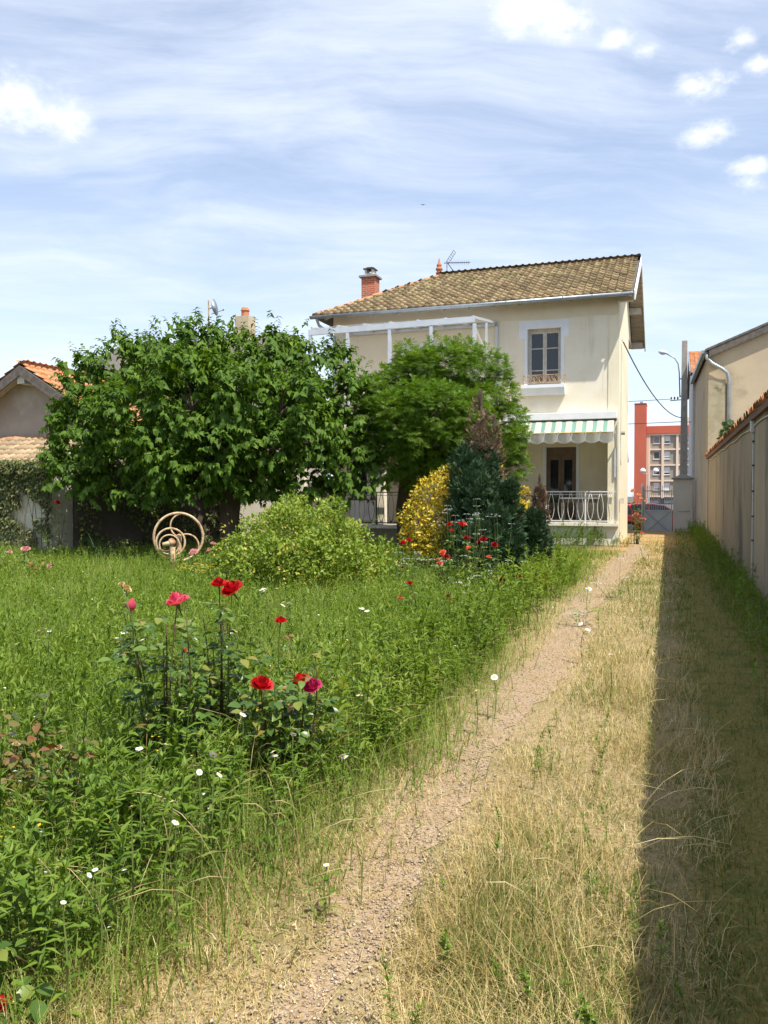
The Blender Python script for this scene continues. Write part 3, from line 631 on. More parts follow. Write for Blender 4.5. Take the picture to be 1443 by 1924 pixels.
for s_ in (-1, 1):
    for k in range(6): a = .05+k*.09; rf_.bar((.02+a*.7, -.22, .95+s_*a), (.02+a*.7, .22, .95+s_*a), .014)
    for y in (-.2, .2): rf_.bar((.02, y, .95), (.02+.5*.7, y, .95+s_*.5), .016)
rf_.build('reflector', 'iron_dark', an); an.scale = (.78, .78, .78)
# ------------------------------------------------------------------ boundary wall on the sunny side of the drive
def wx(y): return 1.36-.005*y
bw = empty('boundary_wall', (1.4, 10, 0), 'long stained grey rendered garden wall with red tile coping beside the drive', 'wall')
bl = Vector((1.4, 10, 0))
def rel(root_loc, par):
    def f(b, name, mat, parent=None, **k):
        o = b.build(name, mat, parent or par, **k)
        if parent is None: o.location = o.location-root_loc
        return o
    return f
wp = rel(bl, bw)
WY0, WY1, WZ = -6.0, 32.0, 2.86
ny = 60; wb = MB()
for i in range(ny+1):
    y = WY0+(WY1-WY0)*i/ny; wb.v += [(wx(y)+random.gauss(0, .004), y, -.1), (wx(y)+random.gauss(0, .004), y, WZ), (wx(y)+.26, y, WZ), (wx(y)+.26, y, -.1)]
for i in range(ny):
    a = 4*i; wb.f += [(a, a+1, a+5, a+4), (a+1, a+2, a+6, a+5), (a+2, a+3, a+7, a+6)]
wb.f += [(0, 3, 2, 1), (4*ny, 4*ny+1, 4*ny+2, 4*ny+3)]
wallo = wp(wb, 'wall', 'wall_stain')
ct = MB(); ct.v = []; me = mesh_np('coping_tile', HALF[0]*np.array([1.25, 1.25, .9]), HALF[1], 'tile_orange', True)
mdk = mesh_np('coping_tile', HALF[0]*np.array([1.25, 1.25, .9]), HALF[1], 'tile', True)
y = WY0; k = 0
while y < WY1-.05:
    o = ob('coping_tile', me if random.random() < .6 else mdk, bw, Vector((wx(y)-.11, y+.10, WZ+.03+random.uniform(-.008, .01)))-bl, (R(14), 0, R(-90)+random.gauss(0, .05)))
    o.rotation_euler = Matrix(((0, 1, 0), (-1, 0, 0), (0, 0, 1))).to_euler(); o.rotation_euler.rotate_axis('X', R(9)+random.gauss(0, .03)); o.rotation_euler.rotate_axis('Z', random.gauss(0, .05)); y += .205
wp(MB().add([(wx(WY0)-.07, WY0, WZ-.07), (wx(WY1)-.07, WY1, WZ-.07), (wx(WY1)-.07, WY1, WZ+.03), (wx(WY0)-.07, WY0, WZ+.03), (wx(WY0)+.3, WY0, WZ-.0), (wx(WY1)+.3, WY1, WZ-.0), (wx(WY1)+.3, WY1, WZ+.10), (wx(WY0)+.3, WY0, WZ+.10)], [(0, 1, 2, 3), (4, 7, 6, 5), (0, 4, 5, 1), (1, 5, 6, 2), (2, 6, 7, 3), (3, 7, 4, 0)]), 'coping_bed', 'brick_dark')
cd = empty('wall_conduit', (1.25, 15, 0), 'pale electrical conduit with junction box clipped along the garden wall', 'conduit')
cp = rel(Vector((1.25, 15, 0)), cd); YJ = 15.1
pts = [(wx(y)-.018, y, 2.70+.018*math.sin(y*1.9)) for y in np.arange(-2, 31.8, .6)]
cp(MB().tube(pts, .014, 6), 'horizontal_cable', 'plastic_grey', smooth=True)
cp(MB().tube([(wx(YJ)-.02, YJ, 2.62), (wx(YJ)-.02, YJ, 1.0), (wx(YJ)-.022, YJ-.03, .6), (wx(YJ)-.03, YJ-.12, .05)], .013, 6), 'vertical_conduit', 'plastic_grey', smooth=True)
cp(MB().box(wx(YJ)-.07, wx(YJ)-.003, YJ-.09, YJ+.09, 2.60, 2.80), 'junction_box', 'plastic_grey', bevel=.012)
for z in (2.45, 2.05, 1.62, 1.2, .8, .4): cp(MB().box(wx(YJ)-.038, wx(YJ)-.003, YJ-.035-(.03 if z < .7 else 0), YJ+.035-(.03 if z < .7 else 0), z-.012, z+.012), 'clip', 'black')

# ------------------------------------------------------------------ ochre building at the end of the wall
nb = empty('side_building', (4, 36, 0), 'ochre rendered building with grey downpipe at the far end of the garden wall', 'building')
np_ = rel(Vector((4, 36, 0)), nb); BX0, BX1 = 1.20, .96; BY0, BY1 = 32.05, 40.9; BE, BRZ, BXR = 6.62, 9.7, 8.8
b = MB(); P4 = [(BX0, BY0), (15, BY0), (15, BY1), (BX1, BY1)]
b.add([(x, y, -.5) for x, y in P4]+[(x, y, BE) for x, y in P4]+[(BXR, BY0, BRZ), (BXR, BY1, BRZ)], [(0, 1, 5, 8, 4), (2, 3, 7, 9, 6), (1, 2, 6, 5), (3, 0, 4, 7), (4, 8, 9, 7), (5, 6, 9, 8)]); np_(b, 'wall', 'wall_ochre')
np_(MB().box(BX0-.02, BX0+.55, BY0-.09, BY0-.003, 0, 5.62), 'pilaster', 'wall_mossy')
np_(MB().add([(BX0-.14, BY0-.22, BE+.02), (BXR, BY0-.22, BRZ+.09), (BXR, BY1+.1, BRZ+.09), (BX1-.14, BY1+.1, BE+.02), (BX0-.14, BY0-.22, BE+.10), (BXR, BY0-.22, BRZ+.17), (BXR, BY1+.1, BRZ+.17), (BX1-.14, BY1+.1, BE+.10)], [(0, 3, 2, 1), (4, 5, 6, 7), (0, 1, 5, 4), (1, 2, 6, 5), (2, 3, 7, 6), (3, 0, 4, 7)]), 'roof', 'dark_wood')
np_(MB().add([(BX0-.02, BY0-.20, BE-.20), (BXR, BY0-.20, BRZ-.13), (BXR, BY0-.16, BRZ-.13), (BX0-.02, BY0-.16, BE-.20), (BX0-.02, BY0-.20, BE+.06), (BXR, BY0-.20, BRZ+.088), (BXR, BY0-.16, BRZ+.088), (BX0-.02, BY0-.16, BE+.06)], [(0, 3, 2, 1), (4, 5, 6, 7), (0, 1, 5, 4), (1, 2, 6, 5), (2, 3, 7, 6), (3, 0, 4, 7)]), 'verge_board', 'dark_wood')
dp = np_(MB().tube([(BX0-.10, BY0-.10, BE+.0), (BX0-.08, BY0-.12, BE-.22), (BX0+.10, BY0-.16, BE-.42), (BX0+.42, BY0-.16, BE-.62), (BX0+.60, BY0-.13, BE-.78), (BX0+.66, BY0-.10, BE-1.05), (BX0+.66, BY0-.10, .2)], .062, 10), 'downpipe', 'zinc', smooth=True)
for z in (5.45, 3.9): MB().tube([(BX0+.66, BY0-.10, z), (BX0+.66, BY0-.10, z+.06)], .07, 10).build('pipe_collar', 'zinc', dp)
np_(MB().add([(BX0-.24, BY0-.1, BE-.04), (BX0-.10, BY0-.1, BE-.04), (BX1-.10, BY1, BE-.04), (BX1-.24, BY1, BE-.04), (BX0-.26, BY0-.1, BE+.07), (BX0-.08, BY0-.1, BE+.07), (BX1-.08, BY1, BE+.07), (BX1-.26, BY1, BE+.07)], [(0, 3, 2, 1), (4, 5, 6, 7), (0, 1, 5, 4), (1, 2, 6, 5), (2, 3, 7, 6), (3, 0, 4, 7)]), 'gutter', 'zinc')
# white building with a red tiled roof next to the gate
wh = empty('white_building', (4, 45, 0), 'tall pale wall with a red tiled roof slope behind the ochre building', 'building')
hp2 = rel(Vector((4, 45, 0)), wh)
b = MB(); b.prism([(41.0, -.6), (50.5, -.6), (50.5, 7.0), (45.8, 8.62), (41.0, 7.0)], 'x', .84, 8.5); hp2(b, 'wall', 'wall_white')
rf = hp2(MB().add([(.72, 40.8, 6.96), (8.6, 40.8, 6.96), (8.6, 45.8, 8.68), (.72, 45.8, 8.68), (8.6, 50.7, 6.96), (.72, 50.7, 6.96), (.72, 40.8, 7.03), (8.6, 40.8, 7.03), (8.6, 45.8, 8.75), (.72, 45.8, 8.75), (8.6, 50.7, 7.03), (.72, 50.7, 7.03)],
         [(0, 1, 2, 3), (3, 2, 4, 5), (6, 9, 8, 7), (9, 11, 10, 8), (0, 6, 7, 1), (5, 4, 10, 11), (0, 3, 9, 6), (3, 5, 11, 9), (1, 7, 8, 2), (2, 8, 10, 4)]), 'roof', 'dark_wood')
c = Vector((0, 5.0, 1.72)).normalized(); lay_tiles(slope_tiles([(0, 0), (3.4, 0), (3.4, 5.25), (0, 5.25)], Vector((.74, 40.76, 7.06)), Vector((1, 0, 0)), c), Vector((1, 0, 0)), c, rf, 'tile_orange')
ridge_tiles((.72, 45.8, 8.78), (5, 45.8, 8.78), rf, 'tile_orange')
MB().bar((.715, 40.8, 7.10), (.715, 45.8, 8.82), .05, .16).build('verge_trim', 'zinc', rf)

# ------------------------------------------------------------------ gate, pillar, pole, wires
gz0 = -.36
pl = empty('gate_pillar', (.44, 39.95, gz0), 'wide pale rendered gate pillar with a sloping concrete cap', 'pillar')
MB().box(-.42, .42, -.25, .25, -.1, 2.55).build('shaft', 'wall_white', pl, bevel=.015)
MB().add([(-.50, -.33, 2.552), (.48, -.33, 2.552), (.48, .33, 2.552), (-.50, .33, 2.552), (-.50, -.33, 2.61), (.48, -.33, 2.61), (.48, .33, 2.61), (-.50, .33, 2.61), (-.06, 0, 2.78), (.06, 0, 2.78)],
         [(0, 3, 2, 1), (0, 1, 5, 4), (1, 2, 6, 5), (2, 3, 7, 6), (3, 0, 4, 7), (4, 5, 9, 8), (6, 7, 8, 9), (5, 6, 9), (7, 4, 8)]).build('cap', 'concrete_cap', pl)
MB().tube([(-.2, -.26, 1.10), (.30, -.27, 1.12)], .015, 6).build('latch_bar', 'zinc', pl)
gt_ = empty('metal_gate', (-.6, 40.0, gz0), 'grey metal gate leaf with cross brace and spiked bars by the pillar', 'gate')
ga, gb_ = -.64, .58
MB().box(ga, ga+.05, -.03, .03, .02, 2.12).box(gb_-.05, gb_, -.03, .03, .02, 2.08).box(ga+.05, gb_-.05, -.025, .025, 2.0, 2.05).box(ga+.05, gb_-.05, -.025, .025, 1.10, 1.15).box(ga+.05, gb_-.05, -.025, .025, .04, .09).build('gate_frame', 'gate_grey', gt_)
MB().box(ga+.052, gb_-.052, -.006, .006, .09, 1.10).build('lower_panel', 'gate_grey', gt_)
for p, q in (((ga+.05, -.02, .09), (gb_-.05, -.02, 1.10)), ((ga+.05, -.035, 1.10), (gb_-.05, -.035, .09))): MB().bar(p, q, .035, .012, up=(0, 1, 0)).build('cross_brace', 'zinc', gt_)
me = MB().lathe([(.009, 1.15), (.009, 2.14), (.016, 2.17), (.001, 2.30)], 6).mesh('bar', 'gate_grey')
for k in range(11): ob('bar', me, gt_, (ga+.13+k*.096, 0, 0))
g2 = empty('gate_post', (-1.30, 40.0, gz0), 'slim white round-topped gate post beside the grey gate leaf', 'post'); MB().lathe([(.055, 0), (.055, 2.15), (.075, 2.18), (.075, 2.24), (.05, 2.34), (.01, 2.38)], 10).build('shaft', 'white_paint', g2, smooth=True)
po = empty('utility_pole', (.50, 43.2, -.45), 'tall tapering concrete utility pole with a curved street lamp arm', 'pole')
pm = MB(); hh = 9.45
for z, a in ((0, .20), (hh, .125)): pm.v += [(-a, -a*.8, z), (a, -a*.8, z), (a, a*.8, z), (-a, a*.8, z)]
pm.f = [(0, 1, 5, 4), (1, 2, 6, 5), (2, 3, 7, 6), (3, 0, 4, 7), (4, 5, 6, 7), (0, 3, 2, 1)]; pm.build('shaft', 'concrete', po, bevel=.02)
for k in range(12): z = .8+k*.52; a = .20-.075*z/hh; MB().box(-.05, .05, -a*.8-.006, -a*.8+.02, z, z+.26).build('notch_shade', 'concrete_cap', po)  # flat darker panels on the face: shade of the pole's holes put into colour
arm = MB().tube([(-.20, 0, 6.7), (-.24, 0, 7.9), (-.30, -.05, 8.35), (-.46, -.08, 8.62), (-.85, -.12, 8.85)], .03, 8).build('lamp_arm', 'zinc', po, smooth=True)
MB().tube([(-.22, 0, 6.75), (-.05, 0, 6.75)], .03, 6).tube([(-.22, 0, 7.6), (-.05, 0, 7.6)], .03, 6).build('arm_clamp', 'zinc', arm)
lm = MB(); lm.lathe([(.03, -.1), (.10, -.06), (.14, .0), (.13, .07), (.06, .12), (.01, .125)], 12); lmo = lm.build('lamp_head', 'lamp_white', po, smooth=True, loc=(-1.02, -.14, 8.90)); lmo.scale = (1.5, 1, 1); lmo.rotation_euler = (0, R(12), 0)
MB().bar((-.65, 0, 6.55), (.2, 0, 6.60), .04).build('insulator_arm', 'iron_dark', po)
for x in (-.6, -.45, -.3, .18): MB().lathe([(.02, 0), (.045, .03), (.03, .08), (.045, .10), (.01, .14)], 8).build('insulator', 'iron_dark', po, loc=(x, 0, 6.6))
def wire(a, b, sag, label, r=.014, grp='overhead wires'):
    a = Vector(a); b = Vector(b); pts = [a.lerp(b, t)-Vector((0, 0, 4*sag*t*(1-t))) for t in np.linspace(0, 1, 17)]
    return tag(MB().tube(pts, r, 5).build('overhead_wire', 'black'), label, 'wire', grp)
wire((XR+.06, 27.2, 6.32), (.36, 43.1, 5.25), .55, 'slanting black cable from the house corner down to the pole', .02)
wire((-22, 41.6, 6.0), (-.15, 43.2, 6.18), .15, 'upper horizontal wire running from behind the house to the pole arm', .014)
wire((-22, 41.6, 4.9), (.42, 43.1, 5.05), .10, 'lower horizontal wire crossing behind the house to the pole', .016)
wire((.58, 43.2, 5.05), (12, 62, 6.2), .2, 'short wire leaving the pole towards the street buildings', .016)

# ------------------------------------------------------------------ apartment block across the street
ab = empty('apartment_building', (0, 150, 0), 'orange-red apartment block with taupe bays and peach pilasters', 'building')
bp = rel(Vector((0, 150, 0)), ab); AY = 150.0; PX = 1/ (1557/142.5)
ax0, ax1 = -3.9, 22.0; ztop = 13.4; fl = [0.9+2.68*k for k in range(5)]
cols = [ax0, ax0+2.25, ax0+4.6, ax0+7.0, ax0+9.3, ax0+11.6, ax0+14.0]
wins = []
for k in range(6):
    for j in range(4):
        xw = cols[k]+(.75 if k % 2 == 0 else .18); wins.append((xw, xw+1.0, fl[j]+.95+.1, fl[j]+2.25+.1))
bp(wall_holes(ax0, ax0+14.1, .9, 11.65, wins, .4, 'y', AY), 'wall', 'taupe'); bp(MB().box(ax0, ax1, AY+.42, AY+14, -.5, 11.64), 'wall', 'taupe')
bp(MB().box(ax0-.4, ax1, AY-.5, AY+14, 11.65, 12.95), 'parapet', 'red_facade'); bp(MB().box(ax0-.4, ax1, AY-.35, AY-.1, 11.35, 11.62), 'cornice', 'peach')
for x in cols: bp(MB().box(x-.2, x+.2, AY-.30, AY-.003, .6, 11.34), 'pilaster', 'peach')
for z in fl[:4]: bp(MB().box(ax0+.142, ax0+14, AY-.22, AY-.004, z-.12, z+.14), 'floor_band', 'peach')
for i, (a, b_, c_, d_) in enumerate(wins):
    w = bp(MB().box(a, a+.07, AY+.08, AY+.16, c_, d_).box(b_-.07, b_, AY+.08, AY+.16, c_, d_).box(a+.07, b_-.07, AY+.08, AY+.16, d_-.07, d_).box(a+.07, b_-.07, AY+.08, AY+.16, c_, c_+.07), 'window', 'white_paint')
    sh = random.choice([1.0, 1.0, .55, .75, 0.0]); zz = d_-.07-(d_-c_-.14)*sh
    if sh > 0: MB().box(a+.07, b_-.07, AY+.09, AY+.12, zz, d_-.07).build('roller_blind', 'curtain', w)
    if sh < 1: MB().box(a+.07, b_-.07, AY+.10, AY+.13, c_+.07, zz-.001).build('pane', 'glass_dark' if i % 3 else 'glass_mid', w)
    MB().box(a-.08, b_+.08, AY-.10, AY-.002, c_-.09, c_).build('sill', 'white_paint', w)
bp(MB().box(-6.25, -4.35, AY-2.2, AY+3, -.5, 16.6), 'stair_tower', 'red_facade'); bp(MB().box(-6.30, -4.30, AY-2.25, AY+3.05, 16.602, 16.75), 'tower_cap', 'brick_dark'); bp(MB().box(-5.4, -4.9, AY-1.5, AY-1, 16.752, 17.1), 'roof_vent', 'zinc')
bp(MB().box(1.6, 4.5, AY+3, AY+7, 12.95, 14.6), 'lift_house', 'wall_white'); bp(MB().box(ax0-.4, ax0-.15, AY-.3, AY-.1, -.5, 11.3), 'rainpipe', 'peach')
for k in range(6): bp(MB().box(cols[k]+.25, cols[k+1]-.25, AY-.04, AY-.006, -.3, .7), 'shop_window', 'glass_mid')
ob2 = empty('brick_house', (-12, 120, -.4), 'dark brick house standing left of the orange stair tower', 'house')
b = MB().box(-5, 5.8, -4, 4, 0, 6.3); b.build('wall', 'brick_dark', ob2); MB().prism([(-4.4, 6.3), (4.4, 6.3), (0, 8.6)], 'x', -5.3, 6.0).build('roof', 'dark_wood', ob2)
sl_ = empty('street_lamp', (-2.35, 92, -.4), 'distant twin-globe street lamp in front of the apartment block', 'street lamp'); MB().lathe([(.10, 0), (.07, .6), (.05, 4.0)], 8).build('post', 'alu', sl_)
for s_ in (-1, 1): MB().lathe([(.05, -.25), (.30, -.1), (.30, .05), (.12, .25), (.02, .28)], 10).build('globe', 'lamp_white', sl_, smooth=True, loc=(s_*.65, 0, 4.3))
MB().bar((-.65, 0, 4.0), (.65, 0, 4.0), .05).build('cross_arm', 'alu', sl_)

# ------------------------------------------------------------------ cars
def paint(name, col):
    m, t, b = pr(name); b.inputs['Base Color'].default_value = (*col, 1); b.inputs['Roughness'].default_value = .3; b.inputs['Coat Weight'].default_value = .6; b.inputs['Coat Roughness'].default_value = .05; MAT[name] = m
paint('paint_red', (.70, .05, .03)); paint('paint_grey', (.30, .35, .36)); paint('paint_dark', (.07, .075, .085)); M('tyre', (.018, .018, .018), None, rough=.9); M('alloy', (.55, .55, .56), None, rough=.3, metal=.8); M('tail_red', (.35, .01, .01), None, rough=.25)
def car(loc, rz, pm_, label):
    """hatchback, length along x (front at +x), about 3.9 m"""
    r = empty('parked_car', loc, label, 'car', 'cars parked in the street', rz)
    sec = [(-1.92, .32, .95, .60), (-1.86, .25, 1.02, .74), (-1.55, .22, 1.05, .80), (-.4, .20, 1.0, .83), (.7, .20, .97, .83), (1.35, .22, .90, .80), (1.80, .25, .78, .70), (1.93, .34, .66, .52)]
    b = MB(); n = 10
    for x, z0, z1, hw in sec:
        zm = z0+(z1-z0)*.55
        for y, z in ((-hw*.86, z0), (-hw, z0+.12), (-hw*1.01, zm), (-hw*.95, z1-.04), (-hw*.85, z1), (hw*.85, z1), (hw*.95, z1-.04), (hw*1.01, zm), (hw, z0+.12), (hw*.86, z0)): b.v.append((x, y, z))
    for i in range(len(sec)-1):
        for k in range(n): b.f.append((i*n+k, i*n+(k+1) % n, (i+1)*n+(k+1) % n, (i+1)*n+k))
    b.f.append(tuple(range(n))); b.f.append(tuple(range(len(sec)*n-1, (len(sec)-1)*n-1, -1))); b.build('body', pm_, r, smooth=True)
    gs = [(-1.80, .98, .74), (-1.52, 1.36, .60), (-1.1, 1.455, .57), (-.2, 1.47, .57), (.30, 1.40, .58), (1.0, .98, .72)]
    g_ = MB()
    for x, z, hw in gs: g_.v += [(x, -hw, z), (x, hw, z)]
    base = len(g_.v)
    for x, z, hw in gs: g_.v += [(x, -.78, .97), (x, .78, .97)]
    for i in range(len(gs)-1): a = 2*i; g_.f += [(a, a+1, a+3, a+2), (a, a+2, base+a+2, base+a), (a+1, base+a+1, base+a+3, a+3)]
    g_.build('greenhouse', 'glass_dark', r)
    rf2 = MB()
    for x, z, hw in ((-1.56, 1.35, .615), (-1.1, 1.465, .59), (-.2, 1.48, .59), (.34, 1.40, .60)): rf2.v += [(x, -hw, z-.03), (x, -hw*.93, z+.012), (x, 0, z+.03), (x, hw*.93, z+.012), (x, hw, z-.03)]
    for i in range(3):
        for k in range(4): a = 5*i+k; rf2.f.append((a, a+1, a+6, a+5))
    rf2.build('roof_panel', pm_, r, smooth=True)
    pi_ = MB()
    for s_ in (-1, 1):
        for p, q in (((-1.80, s_*.755, .97), (-1.52, s_*.615, 1.36)), ((-.35, s_*.785, .97), (-.30, s_*.595, 1.46)), ((1.0, s_*.735, .97), (.32, s_*.60, 1.40)), ((-1.0, s_*.785, .97), (-1.25, s_*.60, 1.42))): pi_.bar(p, q, .06, .05)
    pi_.build('window_pillars', pm_, r)
    for x in (-1.22, 1.20):
        for s_ in (-1, 1):
            wv = MB().tube([(0, -.10, 0), (0, -.09, 0), (0, .09, 0), (0, .10, 0)], [.26, .31, .31, .26], 20).build('wheel', 'tyre', r, smooth=False, loc=(x, s_*.74, .31))
            rm = MB().tube([(0, -.015, 0), (0, .015, 0)], .20, 16)
            for k in range(5): a = k*2*math.pi/5; rm.bar((0, s_*.02, 0), (.19*math.cos(a), s_*.02, .19*math.sin(a)), .05, .02, up=(0, 1, 0))
            rm.build('rim', 'alloy', wv, loc=(0, s_*.105, 0))
    for s_ in (-1, 1): MB().box(-1.90, -1.80, s_*.62-.10, s_*.62+.10, .72, 1.0).build('tail_light', 'tail_red', r); MB().box(1.80, 1.90, s_*.52-.14, s_*.52+.14, .60, .74).build('headlight', 'lamp_white', r)
    for s_ in (-1, 1): MB().box(.62, .74, s_*.84, s_*.98, .95, 1.08).build('mirror', pm_, r, bevel=.02)
    return r
car((-.75, 42.7, -.44), 0, 'paint_red', 'red hatchback parked just beyond the gate post')
car((2.2, 61.2, -.32), R(180), 'paint_grey', 'grey-green car seen through the bars of the gate'); car((-5.0, 58.5, -.44), 0, 'paint_dark', 'dark car half hidden beyond the red hatchback')

# ------------------------------------------------------------------ left: shed, lean-to, walls, far neighbours
sh_ = empty('gabled_shed', (-17.3, 19.8, 0), 'grey rendered gabled shed with dark barge boards at the garden edge', 'shed')
sp = rel(Vector((-17.3, 19.8, 0)), sh_); SX0, SX1, SY0, SY1 = -19.6, -14.4, 18.9, 24.5; SXM = (SX0+SX1)/2; SE, SR_ = 3.45, 5.02
sp(MB().prism([(SX0, 0), (SX1, 0), (SX1, SE), (SXM, SR_), (SX0, SE)], 'y', SY0, SY1), 'wall', 'grey_render')
dz = (SR_-SE)/(SXM-SX0)
srf = sp(MB().add([(SX0-.35, SY0-.55, SE-.35*dz+.06), (SXM, SY0-.55, SR_+.06), (SX1+.35, SY0-.55, SE-.35*dz+.06), (SX0-.35, SY1+.2, SE-.35*dz+.06), (SXM, SY1+.2, SR_+.06), (SX1+.35, SY1+.2, SE-.35*dz+.06)], [(0, 1, 4, 3), (1, 2, 5, 4)]), 'roof', 'grey_wood'); srf.modifiers.new('s', 'SOLIDIFY').thickness = .04
c = Vector((SXM-SX1-.35, 0, SR_-SE+.35*dz)); Ls = c.length; c.normalize()
lay_tiles(slope_tiles([(0, 0), (SY1-SY0+.7, 0), (SY1-SY0+.7, Ls), (0, Ls)], Vector((SX1+.35, SY0-.55, SE-.35*dz+.10)), Vector((0, 1, 0)), c), Vector((0, 1, 0)), c, srf, 'tile_orange')
c2v = Vector((-c.x, 0, c.z)); lay_tiles(slope_tiles([(0, 0), (SY1-SY0+.7, 0), (SY1-SY0+.7, Ls), (0, Ls)], Vector((SX0-.35, SY1+.15, SE-.35*dz+.10)), Vector((0, -1, 0)), c2v), Vector((0, -1, 0)), c2v, srf, 'tile_orange')
ridge_tiles((SXM, SY0-.55, SR_+.10), (SXM, SY1+.2, SR_+.10), srf, 'tile_orange')
for x in (SX0-.35, SX1+.35):
    s_ = 1 if x < SXM else -1
    sp(MB().add([(x, SY0-.60, SE-.35*dz-.20), (SXM, SY0-.60, SR_-.20), (SXM, SY0-.555, SR_-.20), (x, SY0-.555, SE-.35*dz-.20), (x, SY0-.60, SE-.35*dz+.07), (SXM, SY0-.60, SR_+.07), (SXM, SY0-.555, SR_+.07), (x, SY0-.555, SE-.35*dz+.07)], [(0, 3, 2, 1), (4, 5, 6, 7), (0, 1, 5, 4), (1, 2, 6, 5), (2, 3, 7, 6), (3, 0, 4, 7)]), 'barge_board', 'dark_wood')
sp(MB().box(SXM-.12, SXM+.12, SY0-.54, SY0-.002, SR_-.42, SR_-.16), 'ridge_beam', 'aged_white'); sp(MB().box(SX1-.9, SX1-.3, SY0-.012, SY0-.003, 2.95, 3.6), 'patched_render', 'wall_white')
lt = empty('lean_to', (-16.5, 17.8, 0), 'low lean-to with weathered pink tile roof in front of the grey shed', 'lean-to')
lp = rel(Vector((-16.5, 17.8, 0)), lt); lp(MB().box(-20.4, -15.0, 17.2, SY0-.005, 0, 2.2), 'wall', 'pale_wall')
lrf = lp(MB().add([(-20.6, 17.0, 2.20), (-14.85, 17.0, 2.20), (-14.85, SY0-.02, 3.02), (-20.6, SY0-.02, 3.02), (-20.6, 17.0, 2.26), (-14.85, 17.0, 2.26), (-14.85, SY0-.02, 3.08), (-20.6, SY0-.02, 3.08)], [(0, 3, 2, 1), (4, 5, 6, 7), (0, 1, 5, 4), (1, 2, 6, 5), (2, 3, 7, 6), (3, 0, 4, 7)]), 'roof', 'grey_wood')
c = Vector((0, SY0-17.0, .82)); Lt = c.length; c.normalize(); lay_tiles(slope_tiles([(0, 0), (5.75, 0), (5.75, Lt), (0, Lt)], Vector((-20.6, 16.95, 2.30)), Vector((1, 0, 0)), c), Vector((1, 0, 0)), c, lrf, 'tile_pale', 90)
ridge_tiles((-20.6, SY0-.10, 3.10), (-14.85, SY0-.10, 3.10), lrf, 'tile_orange', s=1.0)
def wseg(name, a, b_, h, t_, mat, label, cap=None):
    a = Vector((*a, 0)); b_ = Vector((*b_, 0)); d = (b_-a); L_ = d.length; r = empty(name, a, label, 'wall', rz=math.atan2(d.y, d.x))
    bb = MB(); n_ = max(2, int(L_/.5))
    for i in range(n_+1):
        x = L_*i/n_; hz = h+random.gauss(0, .015); bb.v += [(x, random.gauss(0, .006), -.1), (x, random.gauss(0, .006), hz), (x, t_, hz), (x, t_, -.1)]
    for i in range(n_): q_ = 4*i; bb.f += [(q_, q_+1, q_+5, q_+4), (q_+1, q_+2, q_+6, q_+5), (q_+2, q_+3, q_+7, q_+6)]
    bb.f += [(0, 3, 2, 1), (4*n_, 4*n_+1, 4*n_+2, 4*n_+3)]; bb.build('masonry', mat, r)
    if cap: MB().box(-.03, L_+.03, -.05, t_+.05, h+.03, h+.10).build('coping', cap, r)
    return r
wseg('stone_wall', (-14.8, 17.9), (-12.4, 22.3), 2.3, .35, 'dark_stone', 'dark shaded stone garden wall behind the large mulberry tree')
wseg('garden_wall', (-16.5, 26.6), (-10.9, 26.6), 1.95, .3, 'pale_wall', 'sunlit pale garden wall seen between the trunk and the gallery', 'concrete_cap')
nh = empty('neighbour_house', (-24, 40, 0), 'neighbouring house behind the mulberry with dark roof and chimney', 'house')
nl = Vector((-24, 40, 0)); npp = rel(nl, nh)
npp(MB().prism([(36, 0), (45, 0), (45, 7.6), (40.5, 9.9), (36, 7.6)], 'x', -30, -19.6), 'wall', 'grey_render')
npp(MB().add([(-30.4, 35.5, 7.45), (-19.2, 35.5, 7.45), (-19.2, 40.5, 10.05), (-30.4, 40.5, 10.05), (-19.2, 45.5, 7.45), (-30.4, 45.5, 7.45)], [(0, 1, 2, 3), (3, 2, 4, 5)]), 'roof', 'dark_wood').modifiers.new('s', 'SOLIDIFY').thickness = .12
cc = npp(MB().box(-22.15, -21.35, 39.4, 40.2, 9, 11.0), 'chimney', 'wall_ochre'); MB().lathe([(.22, 11.0), (.20, 11.3), (.25, 11.34), (.18, 11.5)], 10, (-21.75, 39.8)).build('chimney_pot', 'terracotta', cc)
ds = empty('satellite_dish', tuple(pt(392, 600, Y=38.5)), 'grey satellite dish on a rusty mast above the mulberry crown', 'satellite dish')
MB().tube([(0, 0, -.6), (0, 0, 1.0)], .035, 6).build('mast', 'rust', ds); dsh = MB().lathe([(.01, 0), (.2, .03), (.38, .10), (.45, .16)], 20).build('dish', 'zinc', ds, smooth=True, loc=(.25, -.05, .58)); dsh.rotation_euler = (0, R(82), R(12)); dsh.modifiers.new('s', 'SOLIDIFY').thickness = .015
MB().bar((.2, -.05, .25), (1.0, -.2, .38), .03).bar((0, 0, .55), (.26, -.05, .58), .05).build('feed_arm', 'rust', ds); MB().tube([(.95, -.19, .36), (1.05, -.2, .44)], .05, 8).build('receiver', 'plastic_grey', ds)
rh = empty('red_roof_house', (-33, 42, 0), 'low house with an orange tiled roof beyond the shed', 'house')
MB().box(-6, 5, -4, 4, 0, 7.2).build('wall', 'grey_render', rh); rr_ = MB().add([(-6.3, -4.4, 7.0), (5.3, -4.4, 7.0), (5.3, 0, 8.7), (-6.3, 0, 8.7), (5.3, 4.4, 7.0), (-6.3, 4.4, 7.0)], [(0, 1, 2, 3), (3, 2, 4, 5)]).build('roof', 'tile_orange', rh); rr_.modifiers.new('s', 'SOLIDIFY').thickness = .15
c = Vector((0, 4.4, 1.7)).normalized(); lay_tiles(slope_tiles([(0, 0), (11.6, 0), (11.6, 4.7), (0, 4.7)], Vector((-6.3, -4.4, 7.05)), Vector((1, 0, 0)), c), Vector((1, 0, 0)), c, rr_, 'tile_orange')
